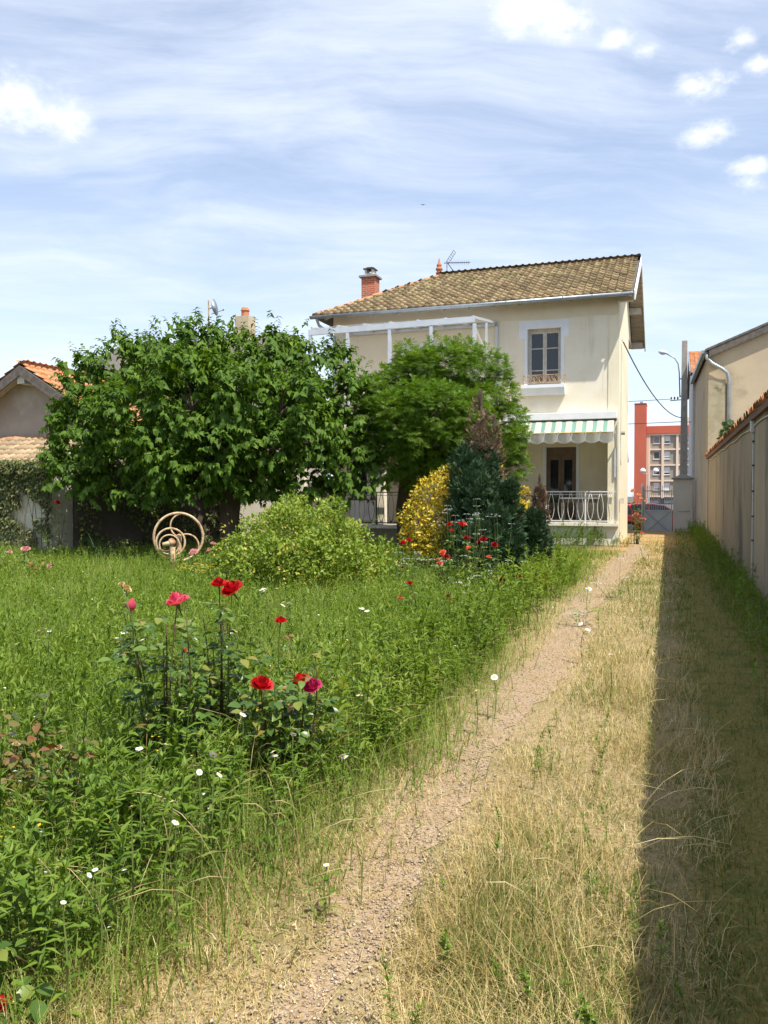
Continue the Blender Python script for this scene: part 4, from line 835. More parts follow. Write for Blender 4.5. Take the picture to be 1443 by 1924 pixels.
# ------------------------------------------------------------------ foliage materials
leafM('leaf_mulberry', [(0, (.042, .092, .010)), (.4, (.080, .155, .016)), (.8, (.125, .215, .024)), (1, (.19, .275, .036))], .36, .55, .2, big=1.6)
leafM('leaf_locust', [(0, (.070, .15, .013)), (.5, (.12, .22, .018)), (.85, (.18, .28, .025)), (1, (.25, .33, .03))], .38, .5, .3, big=1.0)
leafM('leaf_honeysuckle', [(0, (.11, .18, .020)), (.45, (.20, .29, .032)), (.85, (.32, .39, .05)), (1, (.44, .45, .08))], .35, .5, .35, big=2.5)
leafM('flower_honeysuckle', [(0, (.62, .46, .08)), (.6, (.70, .55, .16)), (1, (.75, .66, .35))], .3, .6, .2)
leafM('leaf_euonymus', [(0, (.10, .16, .02)), (.25, (.42, .36, .03)), (.55, (.66, .47, .03)), (1, (.78, .60, .07))], .3, .45, .4, tint=(1.1, 1.0, .6))
leafM('conifer_blue', [(0, (.026, .056, .026)), (.5, (.050, .098, .046)), (1, (.085, .145, .065))], .15, .6, .25, tint=(1, 1.1, .7))
leafM('conifer_dead', [(0, (.12, .075, .045)), (.5, (.19, .125, .08)), (1, (.29, .205, .14))], .15, .8, .15, tint=(1, .9, .7))
leafM('leaf_rose', [(0, (.050, .105, .018)), (.5, (.095, .175, .028)), (.86, (.17, .25, .045)), (.97, (.26, .24, .05)), (1, (.26, .11, .05))], .30, .35, .5)
leafM('leaf_rose_old', [(0, (.07, .10, .025)), (.5, (.13, .15, .035)), (.75, (.24, .16, .05)), (1, (.24, .07, .035))], .30, .4, .45)
leafM('leaf_weed', [(0, (.085, .155, .016)), (.5, (.145, .24, .028)), (1, (.22, .31, .045))], .38, .5, .3)
leafM('grass_green', [(0, (.10, .155, .022)), (.4, (.175, .26, .040)), (.70, (.25, .33, .065)), (.86, (.36, .38, .11)), (1, (.56, .49, .24))], .40, .55, .25, big=.5)
leafM('grass_dry', [(0, (.25, .24, .07)), (.18, (.36, .27, .10)), (.42, (.54, .42, .18)), (.72, (.66, .54, .27)), (.90, (.74, .64, .38)), (1, (.80, .72, .48))], .28, .6, .25, tint=(1.1, 1, .75), big=1.6)
leafM('grass_olive', [(0, (.085, .125, .022)), (.5, (.15, .20, .04)), (.8, (.23, .25, .065)), (1, (.40, .34, .13))], .30, .6, .2)
leafM('leaf_meadow', [(0, (.10, .165, .018)), (.45, (.16, .25, .03)), (.8, (.23, .32, .05)), (1, (.36, .38, .10))], .42, .55, .25, big=.6)
leafM('ivy_leaf', [(0, (.05, .085, .02)), (.5, (.10, .14, .035)), (.8, (.19, .20, .06)), (1, (.28, .22, .10))], .3, .5, .4)
leafM('sword_leaf', [(0, (.03, .06, .03)), (1, (.06, .095, .045))], .15, .45, .4)
leafM('petal_red', [(0, (.40, .006, .012)), (.6, (.62, .012, .02)), (1, (.74, .05, .05))], .32, .5, .3, tint=(1, .5, .5)); leafM('petal_dark', [(0, (.30, .006, .016)), (1, (.44, .012, .03))], .2, .5, .3, tint=(1, .5, .5))
leafM('petal_magenta', [(0, (.48, .02, .10)), (1, (.60, .05, .18))], .25, .5, .3, tint=(1, .6, .8)); leafM('petal_pink', [(0, (.70, .06, .13)), (.5, (.82, .13, .20)), (1, (.88, .32, .36))], .3, .5, .3, tint=(1, .7, .8))
leafM('petal_pale', [(0, (.74, .36, .36)), (1, (.84, .52, .48))], .3, .5, .3, tint=(1, .9, .9)); leafM('petal_coral', [(0, (.80, .16, .08)), (1, (.86, .30, .17))], .3, .5, .3, tint=(1, .8, .7))
leafM('petal_peach', [(0, (.82, .40, .20)), (1, (.86, .55, .36))], .3, .5, .3, tint=(1, .9, .8)); leafM('petal_white', [(0, (.74, .74, .70)), (1, (.82, .82, .80))], .25, .6, .2, tint=(1, 1, 1)); leafM('petal_wilted', [(0, (.55, .42, .22)), (1, (.68, .56, .34))], .3, .7, .2)
leafM('petal_yellow', [(0, (.70, .42, .02)), (1, (.80, .58, .05))], .25, .5, .3); M('daisy_disc', (.72, .48, .04), None, rough=.8)
leafM('stem_green', [(0, (.09, .14, .03)), (1, (.15, .19, .05))], .05, .6, .3); M('stem_brown', (.11, .055, .035), (.08, .09, .03), 8, .7)
M('pebble', (.34, .25, .165), (.44, .36, .27), 3, .85, island=.9, c3=(.20, .16, .125), s3=9)
def np3(v): return np.array(tuple(v), float)
UP = np.array([0., 0., 1.])
def gd_(u, d): p = pt(u, 925, d=d); return Vector((p.x, p.y, 0))

# ------------------------------------------------------------------ scattering over the ground as seen from the drive and a little to either side
def scatter(n, d0, d1, p=-.3, umin=-260, umax=1750):
    a = p+1; q = rng.random(n); d = (d0**a+q*(d1**a-d0**a))**(1/a) if abs(a) > 1e-6 else d0*(d1/d0)**q
    lat = (rng.uniform(umin, umax, n)-CU)/FPX*d; f = np.array([-math.sin(YAW), math.cos(YAW)]); r = np.array([math.cos(YAW), math.sin(YAW)])
    xy = d[:, None]*f+lat[:, None]*r; return xy[:, 0], xy[:, 1], d
def wob(x, y, s=1.0): return np.sin(x*1.9*s+y*.73*s)*.5+np.sin(y*2.3*s-x*.9*s+1.7)*.3+np.sin((x+y)*4.1*s)*.2
def blocked(x, y):
    return ((x > -10.9) & (y > 22.5)) | (y > 25.8) | ((x > 1.3) & (y < 32)) | ((x < -14.6) & (y > 17.1)) | (x-1*0 < -12.4-(22.3-y)*.52) & (y > 17.9)
BL = [blade_t(b, s) for b, s in ((.15, 2), (.45, 2), (.8, 3), (1.15, 3))]
def grass(x, y, z0, h, wd, tilt, mats, name):
    """blades with random heading, lean and bend"""
    n = len(x); parts = []; k = rng.integers(0, 4, n)
    th = rng.uniform(0, 2*math.pi, n); la = np.abs(rng.normal(0, 1, n))*tilt
    ax = np.stack([np.cos(th)*np.sin(la), np.sin(th)*np.sin(la), np.cos(la)], -1); hint = np.stack([-np.cos(th), -np.sin(th), np.zeros(n)+.3], -1)*-1.0
    X, Y, Z = frames(ax, -hint); org = np.stack([x, y, z0*np.ones(n)], -1)
    for j in range(4):
        s = k == j
        if s.any(): parts.append(stamp(*BL[j], org[s], X[s], Y[s], Z[s], wd[s], h[s], h[s]))
    v, f = join(parts); return ob(name, mesh_np(name, v, f, mats))
# meadow grass
x, y, d = scatter(215000, 1.9, 26, -.35, -480, 1500); e = -1.45+.20*wob(x, y)+.18*rng.normal(size=len(x))-np.clip((2.8-y)*.35, 0, .5)
keep = (x < e) & ~blocked(x, y) & (rng.random(len(x)) < np.clip(.6+(e-x)*1.2, .5, 1)); x, y, d = x[keep], y[keep], d[keep]; edge = np.clip((e[keep]-x)/1.6, 0, 1)
h = (.15+.24*rng.random(len(x)))*(.62+.5*edge)*(1+.30*wob(x, y, .6))*np.clip(1.65-.05*d, 1.05, 1.5); print('meadow', len(x))
tag(grass(x, y, -.02, h, np.maximum(.0052, d*.00062)*rng.uniform(.7, 1.4, len(x)), .38, 'grass_green', 'meadow_grass'), 'green knee-high meadow grass filling the garden left of the drive', 'grass', kind='stuff')
# dry grass: between the wheel tracks, along the verge, and towards the house
x, y, d = scatter(520000, 1.7, 34, -.5, 0, 1600); e = -1.72+.25*wob(x, y)-np.clip((4.2-y)*.3, 0, .6)
pathd = np.abs(x+1.12-.10*np.sin(y*.35)-.05*np.sin(y*.9)); onp = np.clip((pathd-.02)/.20, .16+.018*np.clip(d-3, 0, 12), 1)
keep = (x > e) & (x < .22+.12*wob(x, y, 2)) & (rng.random(len(x)) < onp*np.clip(.78+.55*wob(x*1.3, y*1.3, 1.5), .25, 1)*np.clip((x-e)*1.6, .12, 1)*np.where(x > -.1, .55, 1)) & (y < 31) & ~((x < -1.5) & (y > 25.2)); x, y, d, pathd = x[keep], y[keep], d[keep], pathd[keep]
clump = .75+.55*wob(x, y, 1.6); h = (.07+.15*rng.random(len(x))**1.5)*clump*np.clip(np.abs(x+1.12)*2.2, .45, 1.1)*np.clip(1.1-.02*d, .5, 1.1); lg = rng.random(len(x)) < .05; h[lg] *= 2.0; h = np.clip(h, .03, .5); print('dry', len(x))
gsel = rng.random(len(x)) < np.clip(.20+.32*wob(x, y, .8)+.055*np.clip(d-4.5, 0, 9)-.06*np.clip(d-17, 0, 9), .02, .72)*np.where(pathd < .3, .3, 1)
tag(grass(x[~gsel], y[~gsel], 0, h[~gsel], np.maximum(.0028, d[~gsel]*.00045)*rng.uniform(.7, 1.5, (~gsel).sum()), .75, 'grass_dry', 'dry_grass'), 'straw-coloured dry grass between and beside the wheel tracks', 'grass', kind='stuff')
tag(grass(x[gsel], y[gsel], 0, h[gsel]*.9, np.maximum(.004, d[gsel]*.00055), .5, 'grass_olive', 'olive_grass'), 'olive-green tufts scattered through the dry grass of the drive', 'grass', kind='stuff')
# shaded strip and weeds at the foot of the wall
x, y, d = scatter(120000, 1.7, 36, -.4, 900, 1700); keep = (x > .1) & (x < wx(y)-.02) & (y < 38.5) & (rng.random(len(x)) < np.where(x > .70+.2*wob(x, y), 1.0, .75)); x, y, d = x[keep], y[keep], d[keep]
h = np.where(x > .72+.2*wob(x, y), .10+.22*rng.random(len(x)), .03+.10*rng.random(len(x))**2)*(1+.3*wob(x, y))*np.clip(.55+d*.05, .6, 1.25); print('verge', len(x))
tag(grass(x, y, 0, h, np.maximum(.004, d*.00055)*rng.uniform(.7, 1.3, len(x)), .5, 'grass_olive', 'verge_grass'), 'shaded green grass and moss along the foot of the boundary wall', 'grass', kind='stuff')
# gravel stones on the track
oct_v = np.array([(1, 0, 0), (0, 1, 0), (-1, 0, 0), (0, -1, 0), (0, 0, .6), (0, 0, -.6)]); oct_f = np.array([(0, 1, 4), (1, 2, 4), (2, 3, 4), (3, 0, 4), (1, 0, 5), (2, 1, 5), (3, 2, 5), (0, 3, 5)])
x, y, d = scatter(60000, 1.8, 13, -.7, 200, 1300); cx_ = -1.12+.10*np.sin(y*.35)+.05*np.sin(y*.9); keep = np.abs(x-cx_) < np.abs(rng.normal(0, .17, len(x)))+.04; keep |= (rng.random(len(x)) < .04) & (np.abs(x+.8) < .9); x, y = x[keep], y[keep]; n = len(x); print('pebbles', n)
yy = rand_unit(n); X, Y, Z = frames(yy*np.array([1, 1, .25]), np.tile(UP, (n, 1))); s = .0030+.0062*rng.random(n)**2.2
v, f = stamp(oct_v, oct_f, np.stack([x, y, .007+s*.25], -1), X, Y, Z, s, s*rng.uniform(.7, 1.3, n), s*rng.uniform(.6, 1, n)); tag(ob('gravel', mesh_np('gravel', v, f, 'pebble')), 'small pale gravel stones lying on the worn wheel track', 'gravel', kind='stuff')
# low broad-leaved ground cover under the grass
x, y, d = scatter(46000, 1.9, 22, -.3); e = -1.75+.25*wob(x, y); keep = ((x < e) & ~blocked(x, y)) | ((x > .85) & (x < wx(y)-.03) & (y < 36)); x, y, d = x[keep], y[keep], d[keep]; n = len(x)
ax = norm(rand_unit(n)*np.array([1, 1, .35])); X, Y, Z = frames(ax, np.tile(UP, (n, 1))+rand_unit(n)*.4); s = (.022+.03*rng.random(n))*np.clip(.8+d*.03, .8, 1.4)
v, f = stamp(*LEAF_TINY, np.stack([x, y, .03+.16*rng.random(n)*(1+.3*wob(x, y))], -1), X, Y, Z, s); tag(ob('ground_cover', mesh_np('ground_cover', v, f, 'leaf_weed')), 'small broad leaves of low weeds growing among the meadow grass', 'ground cover', kind='stuff')

# ------------------------------------------------------------------ leafy weeds: one stem with narrow leaves
def weed_mesh(seed, h=.6, nl=34, ll=.085):
    r = np.random.default_rng(seed); t = np.sort(.08+.92*r.random(nl)**.8); az = np.arange(nl)*2.4+r.normal(0, .5, nl); bend = r.uniform(-.16, .16, 2)
    org = np.stack([bend[0]*t**2, bend[1]*t**2, h*t*.95], -1); el = np.where(t > .85, 1.0, .15+.75*t)+r.normal(0, .38, nl)
    ax = np.stack([np.cos(az)*np.cos(el), np.sin(az)*np.cos(el), np.sin(el)], -1); X, Y, Z = frames(ax, np.tile(UP, (nl, 1))); s = ll*(.55+.9*np.sin(np.clip(t, 0, 1)*2.6)**1.0)*r.uniform(.8, 1.2, nl)
    v, f = stamp(*(LEAF_LANCE if seed % 3 else OVAL_LITE), org, X, Y, Z, s*(1.0 if seed % 3 else .55)*(1 if seed % 3 else .8), s*(1 if seed % 3 else .75), s)
    st = MB().tube([(bend[0]*k*k, bend[1]*k*k, h*k*.97) for k in np.linspace(0, 1, 5)], [.0045, .004, .0035, .003, .002], 3, caps=False)
    sv = np.array(st.v); sf = np.array([(a, b, c) for a, b, c, d_ in st.f]+[(a, c, d_) for a, b, c, d_ in st.f]); return join([(v, f), (sv, sf)])
WM = [weed_mesh(i, .5+.07*i, 24+3*i, .062+.012*((i*5) % 4)) for i in range(6)]
def put_weeds(x, y, sc_, name, label, kind='stuff', mat='leaf_weed'):
    parts = []; k = rng.integers(0, 6, len(x)); th = rng.uniform(0, 6.28, len(x)); lean = rng.normal(0, .10, (len(x), 2)); ax = norm(np.stack([lean[:, 0], lean[:, 1], np.ones(len(x))], -1)); X, Z0, Y0 = frames(ax, np.stack([np.cos(th), np.sin(th), 0*th], -1))
    for j in range(6):
        s = k == j
        if s.any(): parts.append(stamp(*WM[j], np.stack([x[s], y[s], 0*x[s]-.01], -1), X[s], Y0[s], Z0[s], sc_[s]))
    v, f = join(parts); return tag(ob(name, mesh_np(name, v, f, mat)), label, 'weeds', kind='stuff')
x, y, d = scatter(3200, 2.2, 12, -.6); e = -1.55+.2*wob(x, y)-np.clip((2.7-y)*.35, 0, .55); keep = (x < e) & ~blocked(x, y) & (rng.random(len(x)) < np.clip(.25+(e-x)*1.6, .2, 1)*np.where(d < 7, 1, .55)); x, y, d = x[keep], y[keep], d[keep]; print('weeds', len(x))
put_weeds(x, y, rng.uniform(.40, .80, len(x))*np.clip(1.05-.028*d, .55, 1), 'weeds', 'leafy green weeds standing among the meadow grass')
NARROW = (LEAF_TINY[0]*np.array([.55, 1, 1]), LEAF_TINY[1])
def lite_weed(seed, h=.5, nl=22):
    r = np.random.default_rng(seed); t = np.sort(.1+.9*r.random(nl)); az = np.arange(nl)*2.4+r.normal(0, .5, nl); b_ = r.uniform(-.15, .15, 2); el = .2+.8*t+r.normal(0, .35, nl)
    X, Y, Z = frames(np.stack([np.cos(az)*np.cos(el), np.sin(az)*np.cos(el), np.sin(el)], -1), np.tile(UP, (nl, 1))); return stamp(NARROW[0]*np.array([(.55, .8, 1.25)[seed % 3], 1, 1]), NARROW[1], np.stack([b_[0]*t*t, b_[1]*t*t, h*t], -1), X, Y, Z, .075*r.uniform(.5, 1.35, nl))
LW = [lite_weed(i, .40+.05*i) for i in range(6)]
x, y, d = scatter(16000, 4.5, 21, .1); e = -1.60+.2*wob(x, y); keep = (x < e) & ~blocked(x, y) & (wob(x, y, .9)+rng.normal(0, .3, len(x)) > -.15); x, y, d = x[keep], y[keep], d[keep]; print('lite weeds', len(x))
WM0 = WM; WM = LW; put_weeds(x, y, rng.uniform(.45, .98, len(x))*np.clip(1.15-.02*d, .7, 1), 'broadleaf_weeds', 'dense fresh green broadleaf weeds across the middle of the meadow', mat='leaf_meadow'); WM = WM0
x = -1.55-.75*rng.random(260)**1.5; y = rng.uniform(4.2, 15, 260); put_weeds(x, y, rng.uniform(.5, 1.0, 260), 'edge_weeds', 'taller weed stems lining the meadow edge beside the track', mat='leaf_meadow')
q = gd_(335, 16.2); x = q.x+rng.normal(0, .5, 60); y = q.y+rng.normal(0, .25, 60)-.2; put_weeds(x, y, rng.uniform(.3, .75, 60), 'wheel_weeds', 'green weeds growing around the foot of the rusty wheel', mat='leaf_meadow')
x = rng.uniform(-4.9, -1.2, 330); y = 24.9+.85*rng.random(330); put_weeds(x, y, rng.uniform(.4, 1.1, 330)*np.where(x > -2, .6, 1)*(.5+.6*(y-24.9)), 'house_weeds', 'bright green weeds growing against the white porch base')
WM = LW; x = 1.12-.5*rng.random(650)**1.6; y = rng.uniform(6, 38, 650); put_weeds(x, y, rng.uniform(.35, .95, 650), 'wall_weeds', 'leafy weeds growing at the foot of the boundary wall'); WM = WM0
x, y, d = scatter(1500, 2.2, 24, -.2, 700, 1400); keep = (x > -2.0) & (x < .1) & (np.abs(x+1.12) > .3) & (rng.random(len(x)) < np.where(d < 6, .13, .5)+.3*wob(x, y)); x, y = x[keep], y[keep]; put_weeds(x, y, rng.uniform(.12, .36, len(x)), 'drive_weeds', 'thin green weeds standing in the dry grass of the drive')
# the near individuals that stand out one by one
wobj = [mesh_np('weed_foliage', v, f, 'leaf_weed') for v, f in WM]
SPOTS = [(215, 1650, .8, 'tall narrow-leaved weed rising left of the lowest single daisy'), (300, 1665, .85, 'narrow-leaved green weed standing right under the single daisy of the lower weeds'), (455, 1640, .65, 'upright green weed at the corner where meadow meets dry verge'), (520, 1590, .68, 'bushy green weed leaning over the dry verge below the red roses'), (560, 1555, .62, 'green weed with narrow leaves at the edge of the verge'), (640, 1510, .55, 'isolated green weed standing between meadow and path'), (150, 1570, .9, 'tallest leafy weed in front of the reddish rose bush'), (345, 1540, .85, 'leafy weed directly below the pink rose stem'), (430, 1500, .8, 'leafy weed directly below the two red blooms'),
         (930, 1640, .26, 'small green weed alone in dry grass right of the gravel track'), (1030, 1640, .28, 'small green weed in the centre of the dry strip'), (1190, 1780, .28, 'small green weed at the edge of the wall shadow'), (1120, 1490, .28, 'little green weed in dry grass farther up the drive')]
for i, (u, v, s, lab) in enumerate(SPOTS):
    p = gp(u, v); o = ob('leafy_weed', wobj[(1, 2, 4, 5)[i % 4]], None, (p.x, p.y, -.01), (random.gauss(0, .07), random.gauss(0, .07), random.uniform(0, 6)), (s, s, s)); tag(o, lab, 'weed', 'upright leafy weeds', 'thing')

# ------------------------------------------------------------------ trees
def crown_pts(lobes, n, lo=.72, hi=1.05, hide=.78):
    L = np.array(lobes); w_ = L[:, 3]**2; k = rng.choice(len(L), n, p=w_/w_.sum()); dr = rand_unit(n); p = L[k, :3]+dr*(L[k, 3]*rng.uniform(lo, hi, n))[:, None]
    dist = np.linalg.norm(p[:, None, :]-L[None, :, :3], axis=2)/L[None, :, 3]; dist[np.arange(n), k] = 9; ok = dist.min(1) > hide
    return p[ok], dr[ok]
def sublobes(L, k, q=.42):
    out = []
    for c in L:
        dr = rand_unit(k); s = c[3]*q*rng.uniform(.7, 1.25, k)
        out.append(c[:3]+(c[3]*.80,))
        for i in range(k): o_ = np.array(c[:3])+dr[i]*c[3]*rng.uniform(.68, .92); out.append((o_[0], o_[1], o_[2], s[i]))
    return out
def lobe(u, v, d, rpx): p = pt(u, v, d=d); return (p.x, p.y, p.z, rpx/FPX*d)
def limb(a, b, r0, r1, n=6, sag=.15):
    a = Vector(a); b = Vector(b); m_ = a.lerp(b, .5)+Vector((random.gauss(0, sag), random.gauss(0, sag), abs(random.gauss(0, sag)))); return [a*(1-t)**2+m_*2*t*(1-t)+b*t*t for t in np.linspace(0, 1, n)], [r0+(r1-r0)*t for t in np.linspace(0, 1, n)]
def leaf_objs(name, me, org, X, Y, Z, s, parent, off):
    for i in range(len(org)):
        mw = Matrix(((X[i, 0], Y[i, 0], Z[i, 0]), (X[i, 1], Y[i, 1], Z[i, 1]), (X[i, 2], Y[i, 2], Z[i, 2])))
        ob(name, me, parent, Vector(org[i])-off, mw.to_euler(), (s[i],)*3)
# mulberry
TB = Vector((-10.05, 17.6, 0)); mul = empty('mulberry_tree', TB, 'broad dark green mulberry tree with drooping pointed leaves', 'tree')
LB = []
for (u, v, d, r) in [(150, 815, 20, 62), (175, 735, 20, 62), (228, 690, 20, 60), (300, 680, 20.3, 64), (380, 676, 20.6, 66), (460, 682, 20.6, 66), (540, 690, 20.5, 62), (605, 708, 20.2, 60), (645, 745, 20, 60), (655, 820, 19.8, 58), (640, 880, 19.6, 48), (570, 890, 19.5, 55), (490, 890, 19.5, 52), (400, 885, 19.5, 52), (310, 880, 19.4, 55), (225, 868, 19.5, 58), (150, 868, 19.8, 48),
                     (250, 760, 18.6, 80), (340, 740, 18.3, 85), (440, 750, 18.2, 85), (540, 765, 18.4, 80), (300, 830, 18.2, 65), (400, 825, 18.0, 62), (500, 830, 18.1, 62), (590, 830, 18.6, 60), (200, 800, 18.8, 62), (330, 730, 22, 75), (450, 730, 22.3, 80), (560, 740, 22, 75), (250, 760, 21.8, 75), (390, 790, 21, 90), (500, 800, 21, 90)]: LB.append(lobe(u, v, d, r))
def sprays(p, dr, nl, L_, ls, template, down=.55):
    """leafy shoots: alternate leaves along a short outward axis, tips drooping"""
    n = len(p); ax = norm(dr*.8+UP*.15+rand_unit(n)*.45); side = norm(np.cross(ax, UP+rand_unit(n)*.3)); O, A, Hn, S = [], [], [], []
    for j in range(nl):
        t = (j+.5)/nl; sg = 1 if j % 2 else -1; O.append(p+ax*(L_[:, None]*t)-UP*(L_[:, None]*.18*t*t)); A.append(norm(ax*(.35+.5*t)+side*sg*(.8-.4*t)-UP*down*rng.uniform(.5, 1.4, (n, 1))+rand_unit(n)*.25)); Hn.append(norm(UP*.8+dr*.6+rand_unit(n)*.35)); S.append(ls*(1.1-.45*t)*rng.uniform(.75, 1.2, n))
    O, A, Hn, S = np.concatenate(O), np.concatenate(A), np.concatenate(Hn), np.concatenate(S); X, Y, Z = frames(A, Hn); return O, X, Y, Z, S
p, dr = crown_pts(sublobes(LB, 8, .36), 9200, .58, 1.12, .82); pk = np.sin(p[:, 0]*3.9+p[:, 2]*1.3)+np.sin(p[:, 1]*3.5+1)+np.sin(p[:, 2]*5.2+p[:, 0]*1.1+2); kk = (pk > -1.15) | (rng.random(len(p)) < .12); p, dr = p[kk], dr[kk]; tb_ = np.array(tuple(TB)); L_ = rng.uniform(.24, .44, len(p)); O, X, Y, Z, S = sprays(p, dr, 8, L_, .155*rng.uniform(.7, 1.25, len(p)), LEAF_HEART)
# upright shoots at the top of the crown
su = [(215, 612, 20), (232, 640, 20), (165, 662, 20), (175, 690, 20), (300, 605, 20), (345, 600, 20.3), (375, 595, 20.5), (425, 610, 20.5), (470, 612, 20.5), (520, 596, 20.4), (560, 612, 20.4), (610, 628, 20.2), (655, 660, 20), (690, 690, 19.8), (130, 745, 20), (100, 800, 20), (90, 870, 19.8)]
q = np.concatenate([np.array([tuple(pt(u+rng.normal(0, 5), v+k*11, d=d)) for k in range(5)]) for u, v, d in su]); dq = norm(np.tile(UP, (len(q), 1))+rand_unit(len(q))*.5); O2, X2, Y2, Z2, S2 = sprays(q, dq, 6, np.full(len(q), .24), .135, LEAF_HEART, .6)
O, X, Y, Z, S = [np.concatenate(k) for k in ((O, O2), (X, X2), (Y, Y2), (Z, Z2), (S, S2))]
# hanging shoots at the lower right
sh = [(640, 905, 18.8), (690, 870, 19.2), (705, 900, 19.2), (700, 850, 19.4), (230, 925, 18.5), (250, 935, 18.5), (500, 915, 18.6), (420, 910, 18.4), (590, 920, 18.6), (120, 905, 19), (170, 915, 18.8), (300, 925, 18.3), (350, 930, 18.4), (460, 925, 18.4), (545, 925, 18.5), (660, 925, 18.9), (95, 860, 19.4)]
q = np.concatenate([np.array([tuple(pt(u+rng.normal(0, 12), v+rng.normal(0, 10), d=d)) for k in range(6)]) for u, v, d in sh]); dq = norm(rand_unit(len(q))*.6+np.array([.3, -.9, -.1])); O2, X2, Y2, Z2, S2 = sprays(q, dq, 7, np.full(len(q), .30), .165, LEAF_HEART, .6)
O, X, Y, Z, S = [np.concatenate(k) for k in ((O, O2), (X, X2), (Y, Y2), (Z, Z2), (S, S2))]
dep = (O-np3(EYE))@np3(fwd)-np.where(S > .11, .0, 3.0)*-1; o_ = np.argsort(dep); near = o_[:300]; rest = o_[300:]; print('mulberry leaves', len(O))
leaf_objs('leaf', mesh_np('leaf', *LEAF_HEART, 'leaf_mulberry'), O[near], X[near], Y[near], Z[near], S[near], mul, TB)
v, f = stamp(*HEART_LITE, O[rest]-tb_, X[rest], Y[rest], Z[rest], S[rest]); tag(ob('crown', mesh_np('crown', v, f, 'leaf_mulberry'), mul), kind='stuff')
tr_ = MB().tube([(0, 0, -.1), (.02, 0, .3), (-.03, .02, 1.0), (.05, 0, 1.6), (0, 0, 2.1)], [.36, .27, .24, .25, .27], 12).build('trunk', 'bark', mul, smooth=True)
for i in range(0, len(LB), 2):
    c_ = Vector(LB[i][:3])-TB; a, b = limb((0, 0, 1.7+random.random()*.4), c_, .13, .03); MB().tube(a, b, 7).build('limb', 'bark', mul, smooth=True)
    for _ in range(3):
        a, b = limb(a[4], c_+Vector(random.choices([-.6, -.3, .3, .6], k=3)), .03, .008, 4); MB().tube(a, b, 5).build('branch', 'bark', mul, smooth=True)
        a, b = limb((0, 0, 1.9), c_, .06, .03)
# locust with fine compound leaves
LT = Vector(tuple(pt(762, 1012, d=20.6))); LT.z = 0; loc_ = empty('locust_tree', LT, 'round-crowned locust tree with fine yellow-green leaflets before the house', 'tree'); lt_ = np3(LT)
LB = [lobe(*k) for k in [(745, 720, 20.4, 45), (790, 700, 20.3, 48), (845, 690, 20.2, 48), (895, 705, 20.1, 48), (935, 745, 20, 44), (950, 795, 19.8, 38), (955, 845, 19.7, 32), (920, 850, 19.6, 32), (880, 780, 19, 55), (820, 770, 18.9, 60), (760, 780, 19, 58), (720, 770, 19.6, 45), (715, 830, 19.8, 40), (760, 850, 19.3, 42), (820, 840, 19.2, 42), (870, 840, 19.3, 38), (800, 760, 21.5, 70), (880, 780, 21.3, 60), (745, 800, 21.3, 55), (965, 875, 19.6, 22), (740, 870, 19.6, 36), (790, 875, 19.5, 34), (845, 875, 19.4, 32), (900, 872, 19.4, 30)]]
PIN = []
for k in range(4):
    yk = .16+k*.20
    for s_ in (-1, 1): PIN.append((yk, s_))
pv, pf_ = [], []
for yk, s_ in PIN:
    b0 = len(pv); L1 = .30*(1-.25*abs(yk-.5)); pv += [(0, yk-.05, 0), (s_*L1*.45, yk+.15, .03), (s_*L1*1.1, yk+.03, -.03)]; pf_ += [(b0, b0+1, b0+2)]
pv += [(0, .95, 0), (.05, 1.04, 0), (0, 1.14, -.05), (-.05, 1.04, 0)]; pf_ += [(len(pv)-4, len(pv)-3, len(pv)-2), (len(pv)-4, len(pv)-2, len(pv)-1)]; PINN = (np.array([(x, y_, z-.10*y_*y_) for x, y_, z in pv]), np.array(pf_))
p, dr = crown_pts(sublobes([(a, b, c, r*1.06) for a, b, c, r in LB], 5, .45), 13500, .62, 1.0, .72); O, X, Y, Z, S = sprays(p, dr, 5, np.full(len(p), .15), .150, PINN, .15); print('locust leaves', len(O))
v, f = stamp(*PINN, O-lt_, X, Y, Z, S); tag(ob('crown', mesh_np('crown', v, f, 'leaf_locust'), loc_), kind='stuff')
MB().tube([(0, 0, -.1), (.03, 0, .5), (-.02, 0, 1.2), (.1, -.1, 2.0), (.2, -.2, 2.5)], [.30, .24, .22, .20, .18], 12).build('trunk', 'bark', loc_, smooth=True)
for i in range(0, len(LB)): a, b = limb((.15, -.15, 2.0+random.random()*.4), Vector(LB[i][:3])-LT, .08, .015); MB().tube(a, b, 6).build('limb', 'bark', loc_, smooth=True)

# ------------------------------------------------------------------ shrubs
def shrub(name, label, cat, lobes, n, size, mat, base, template=LEAF_OVAL, lo=.55, hi=1.08, upw=.4, extra=None):
    base = Vector((base.x, base.y, 0)); r = empty(name, base, label, cat); bb = np3(base)
    p, dr = crown_pts(lobes, n, lo, hi, .72); k = p[:, 2] > .02; p, dr = p[k], dr[k]; m_ = len(p); ax = norm(dr*.7+UP*upw+rand_unit(m_)*.7); X, Y, Z = frames(ax, norm(dr+UP*.6+rand_unit(m_)*.5)); s = size*rng.uniform(.65, 1.3, m_)
    v, f = stamp(*template, p-bb, X, Y, Z, s); tag(ob('foliage', mesh_np('foliage', v, f, mat), r), kind='stuff')
    for i in range(min(14, len(lobes)*2)):
        c_ = Vector(lobes[i % len(lobes)][:3])-base; a, b = limb((random.gauss(0, .06), random.gauss(0, .06), 0), c_+Vector((random.gauss(0, .1), random.gauss(0, .1), .1)), .02, .006); MB().tube(a, b, 5).build('stem', 'bark_pale', r)
    return r, bb
LF4 = leaf_t([(0, .03), (.4, .32), (1, .01)], .3, .2)
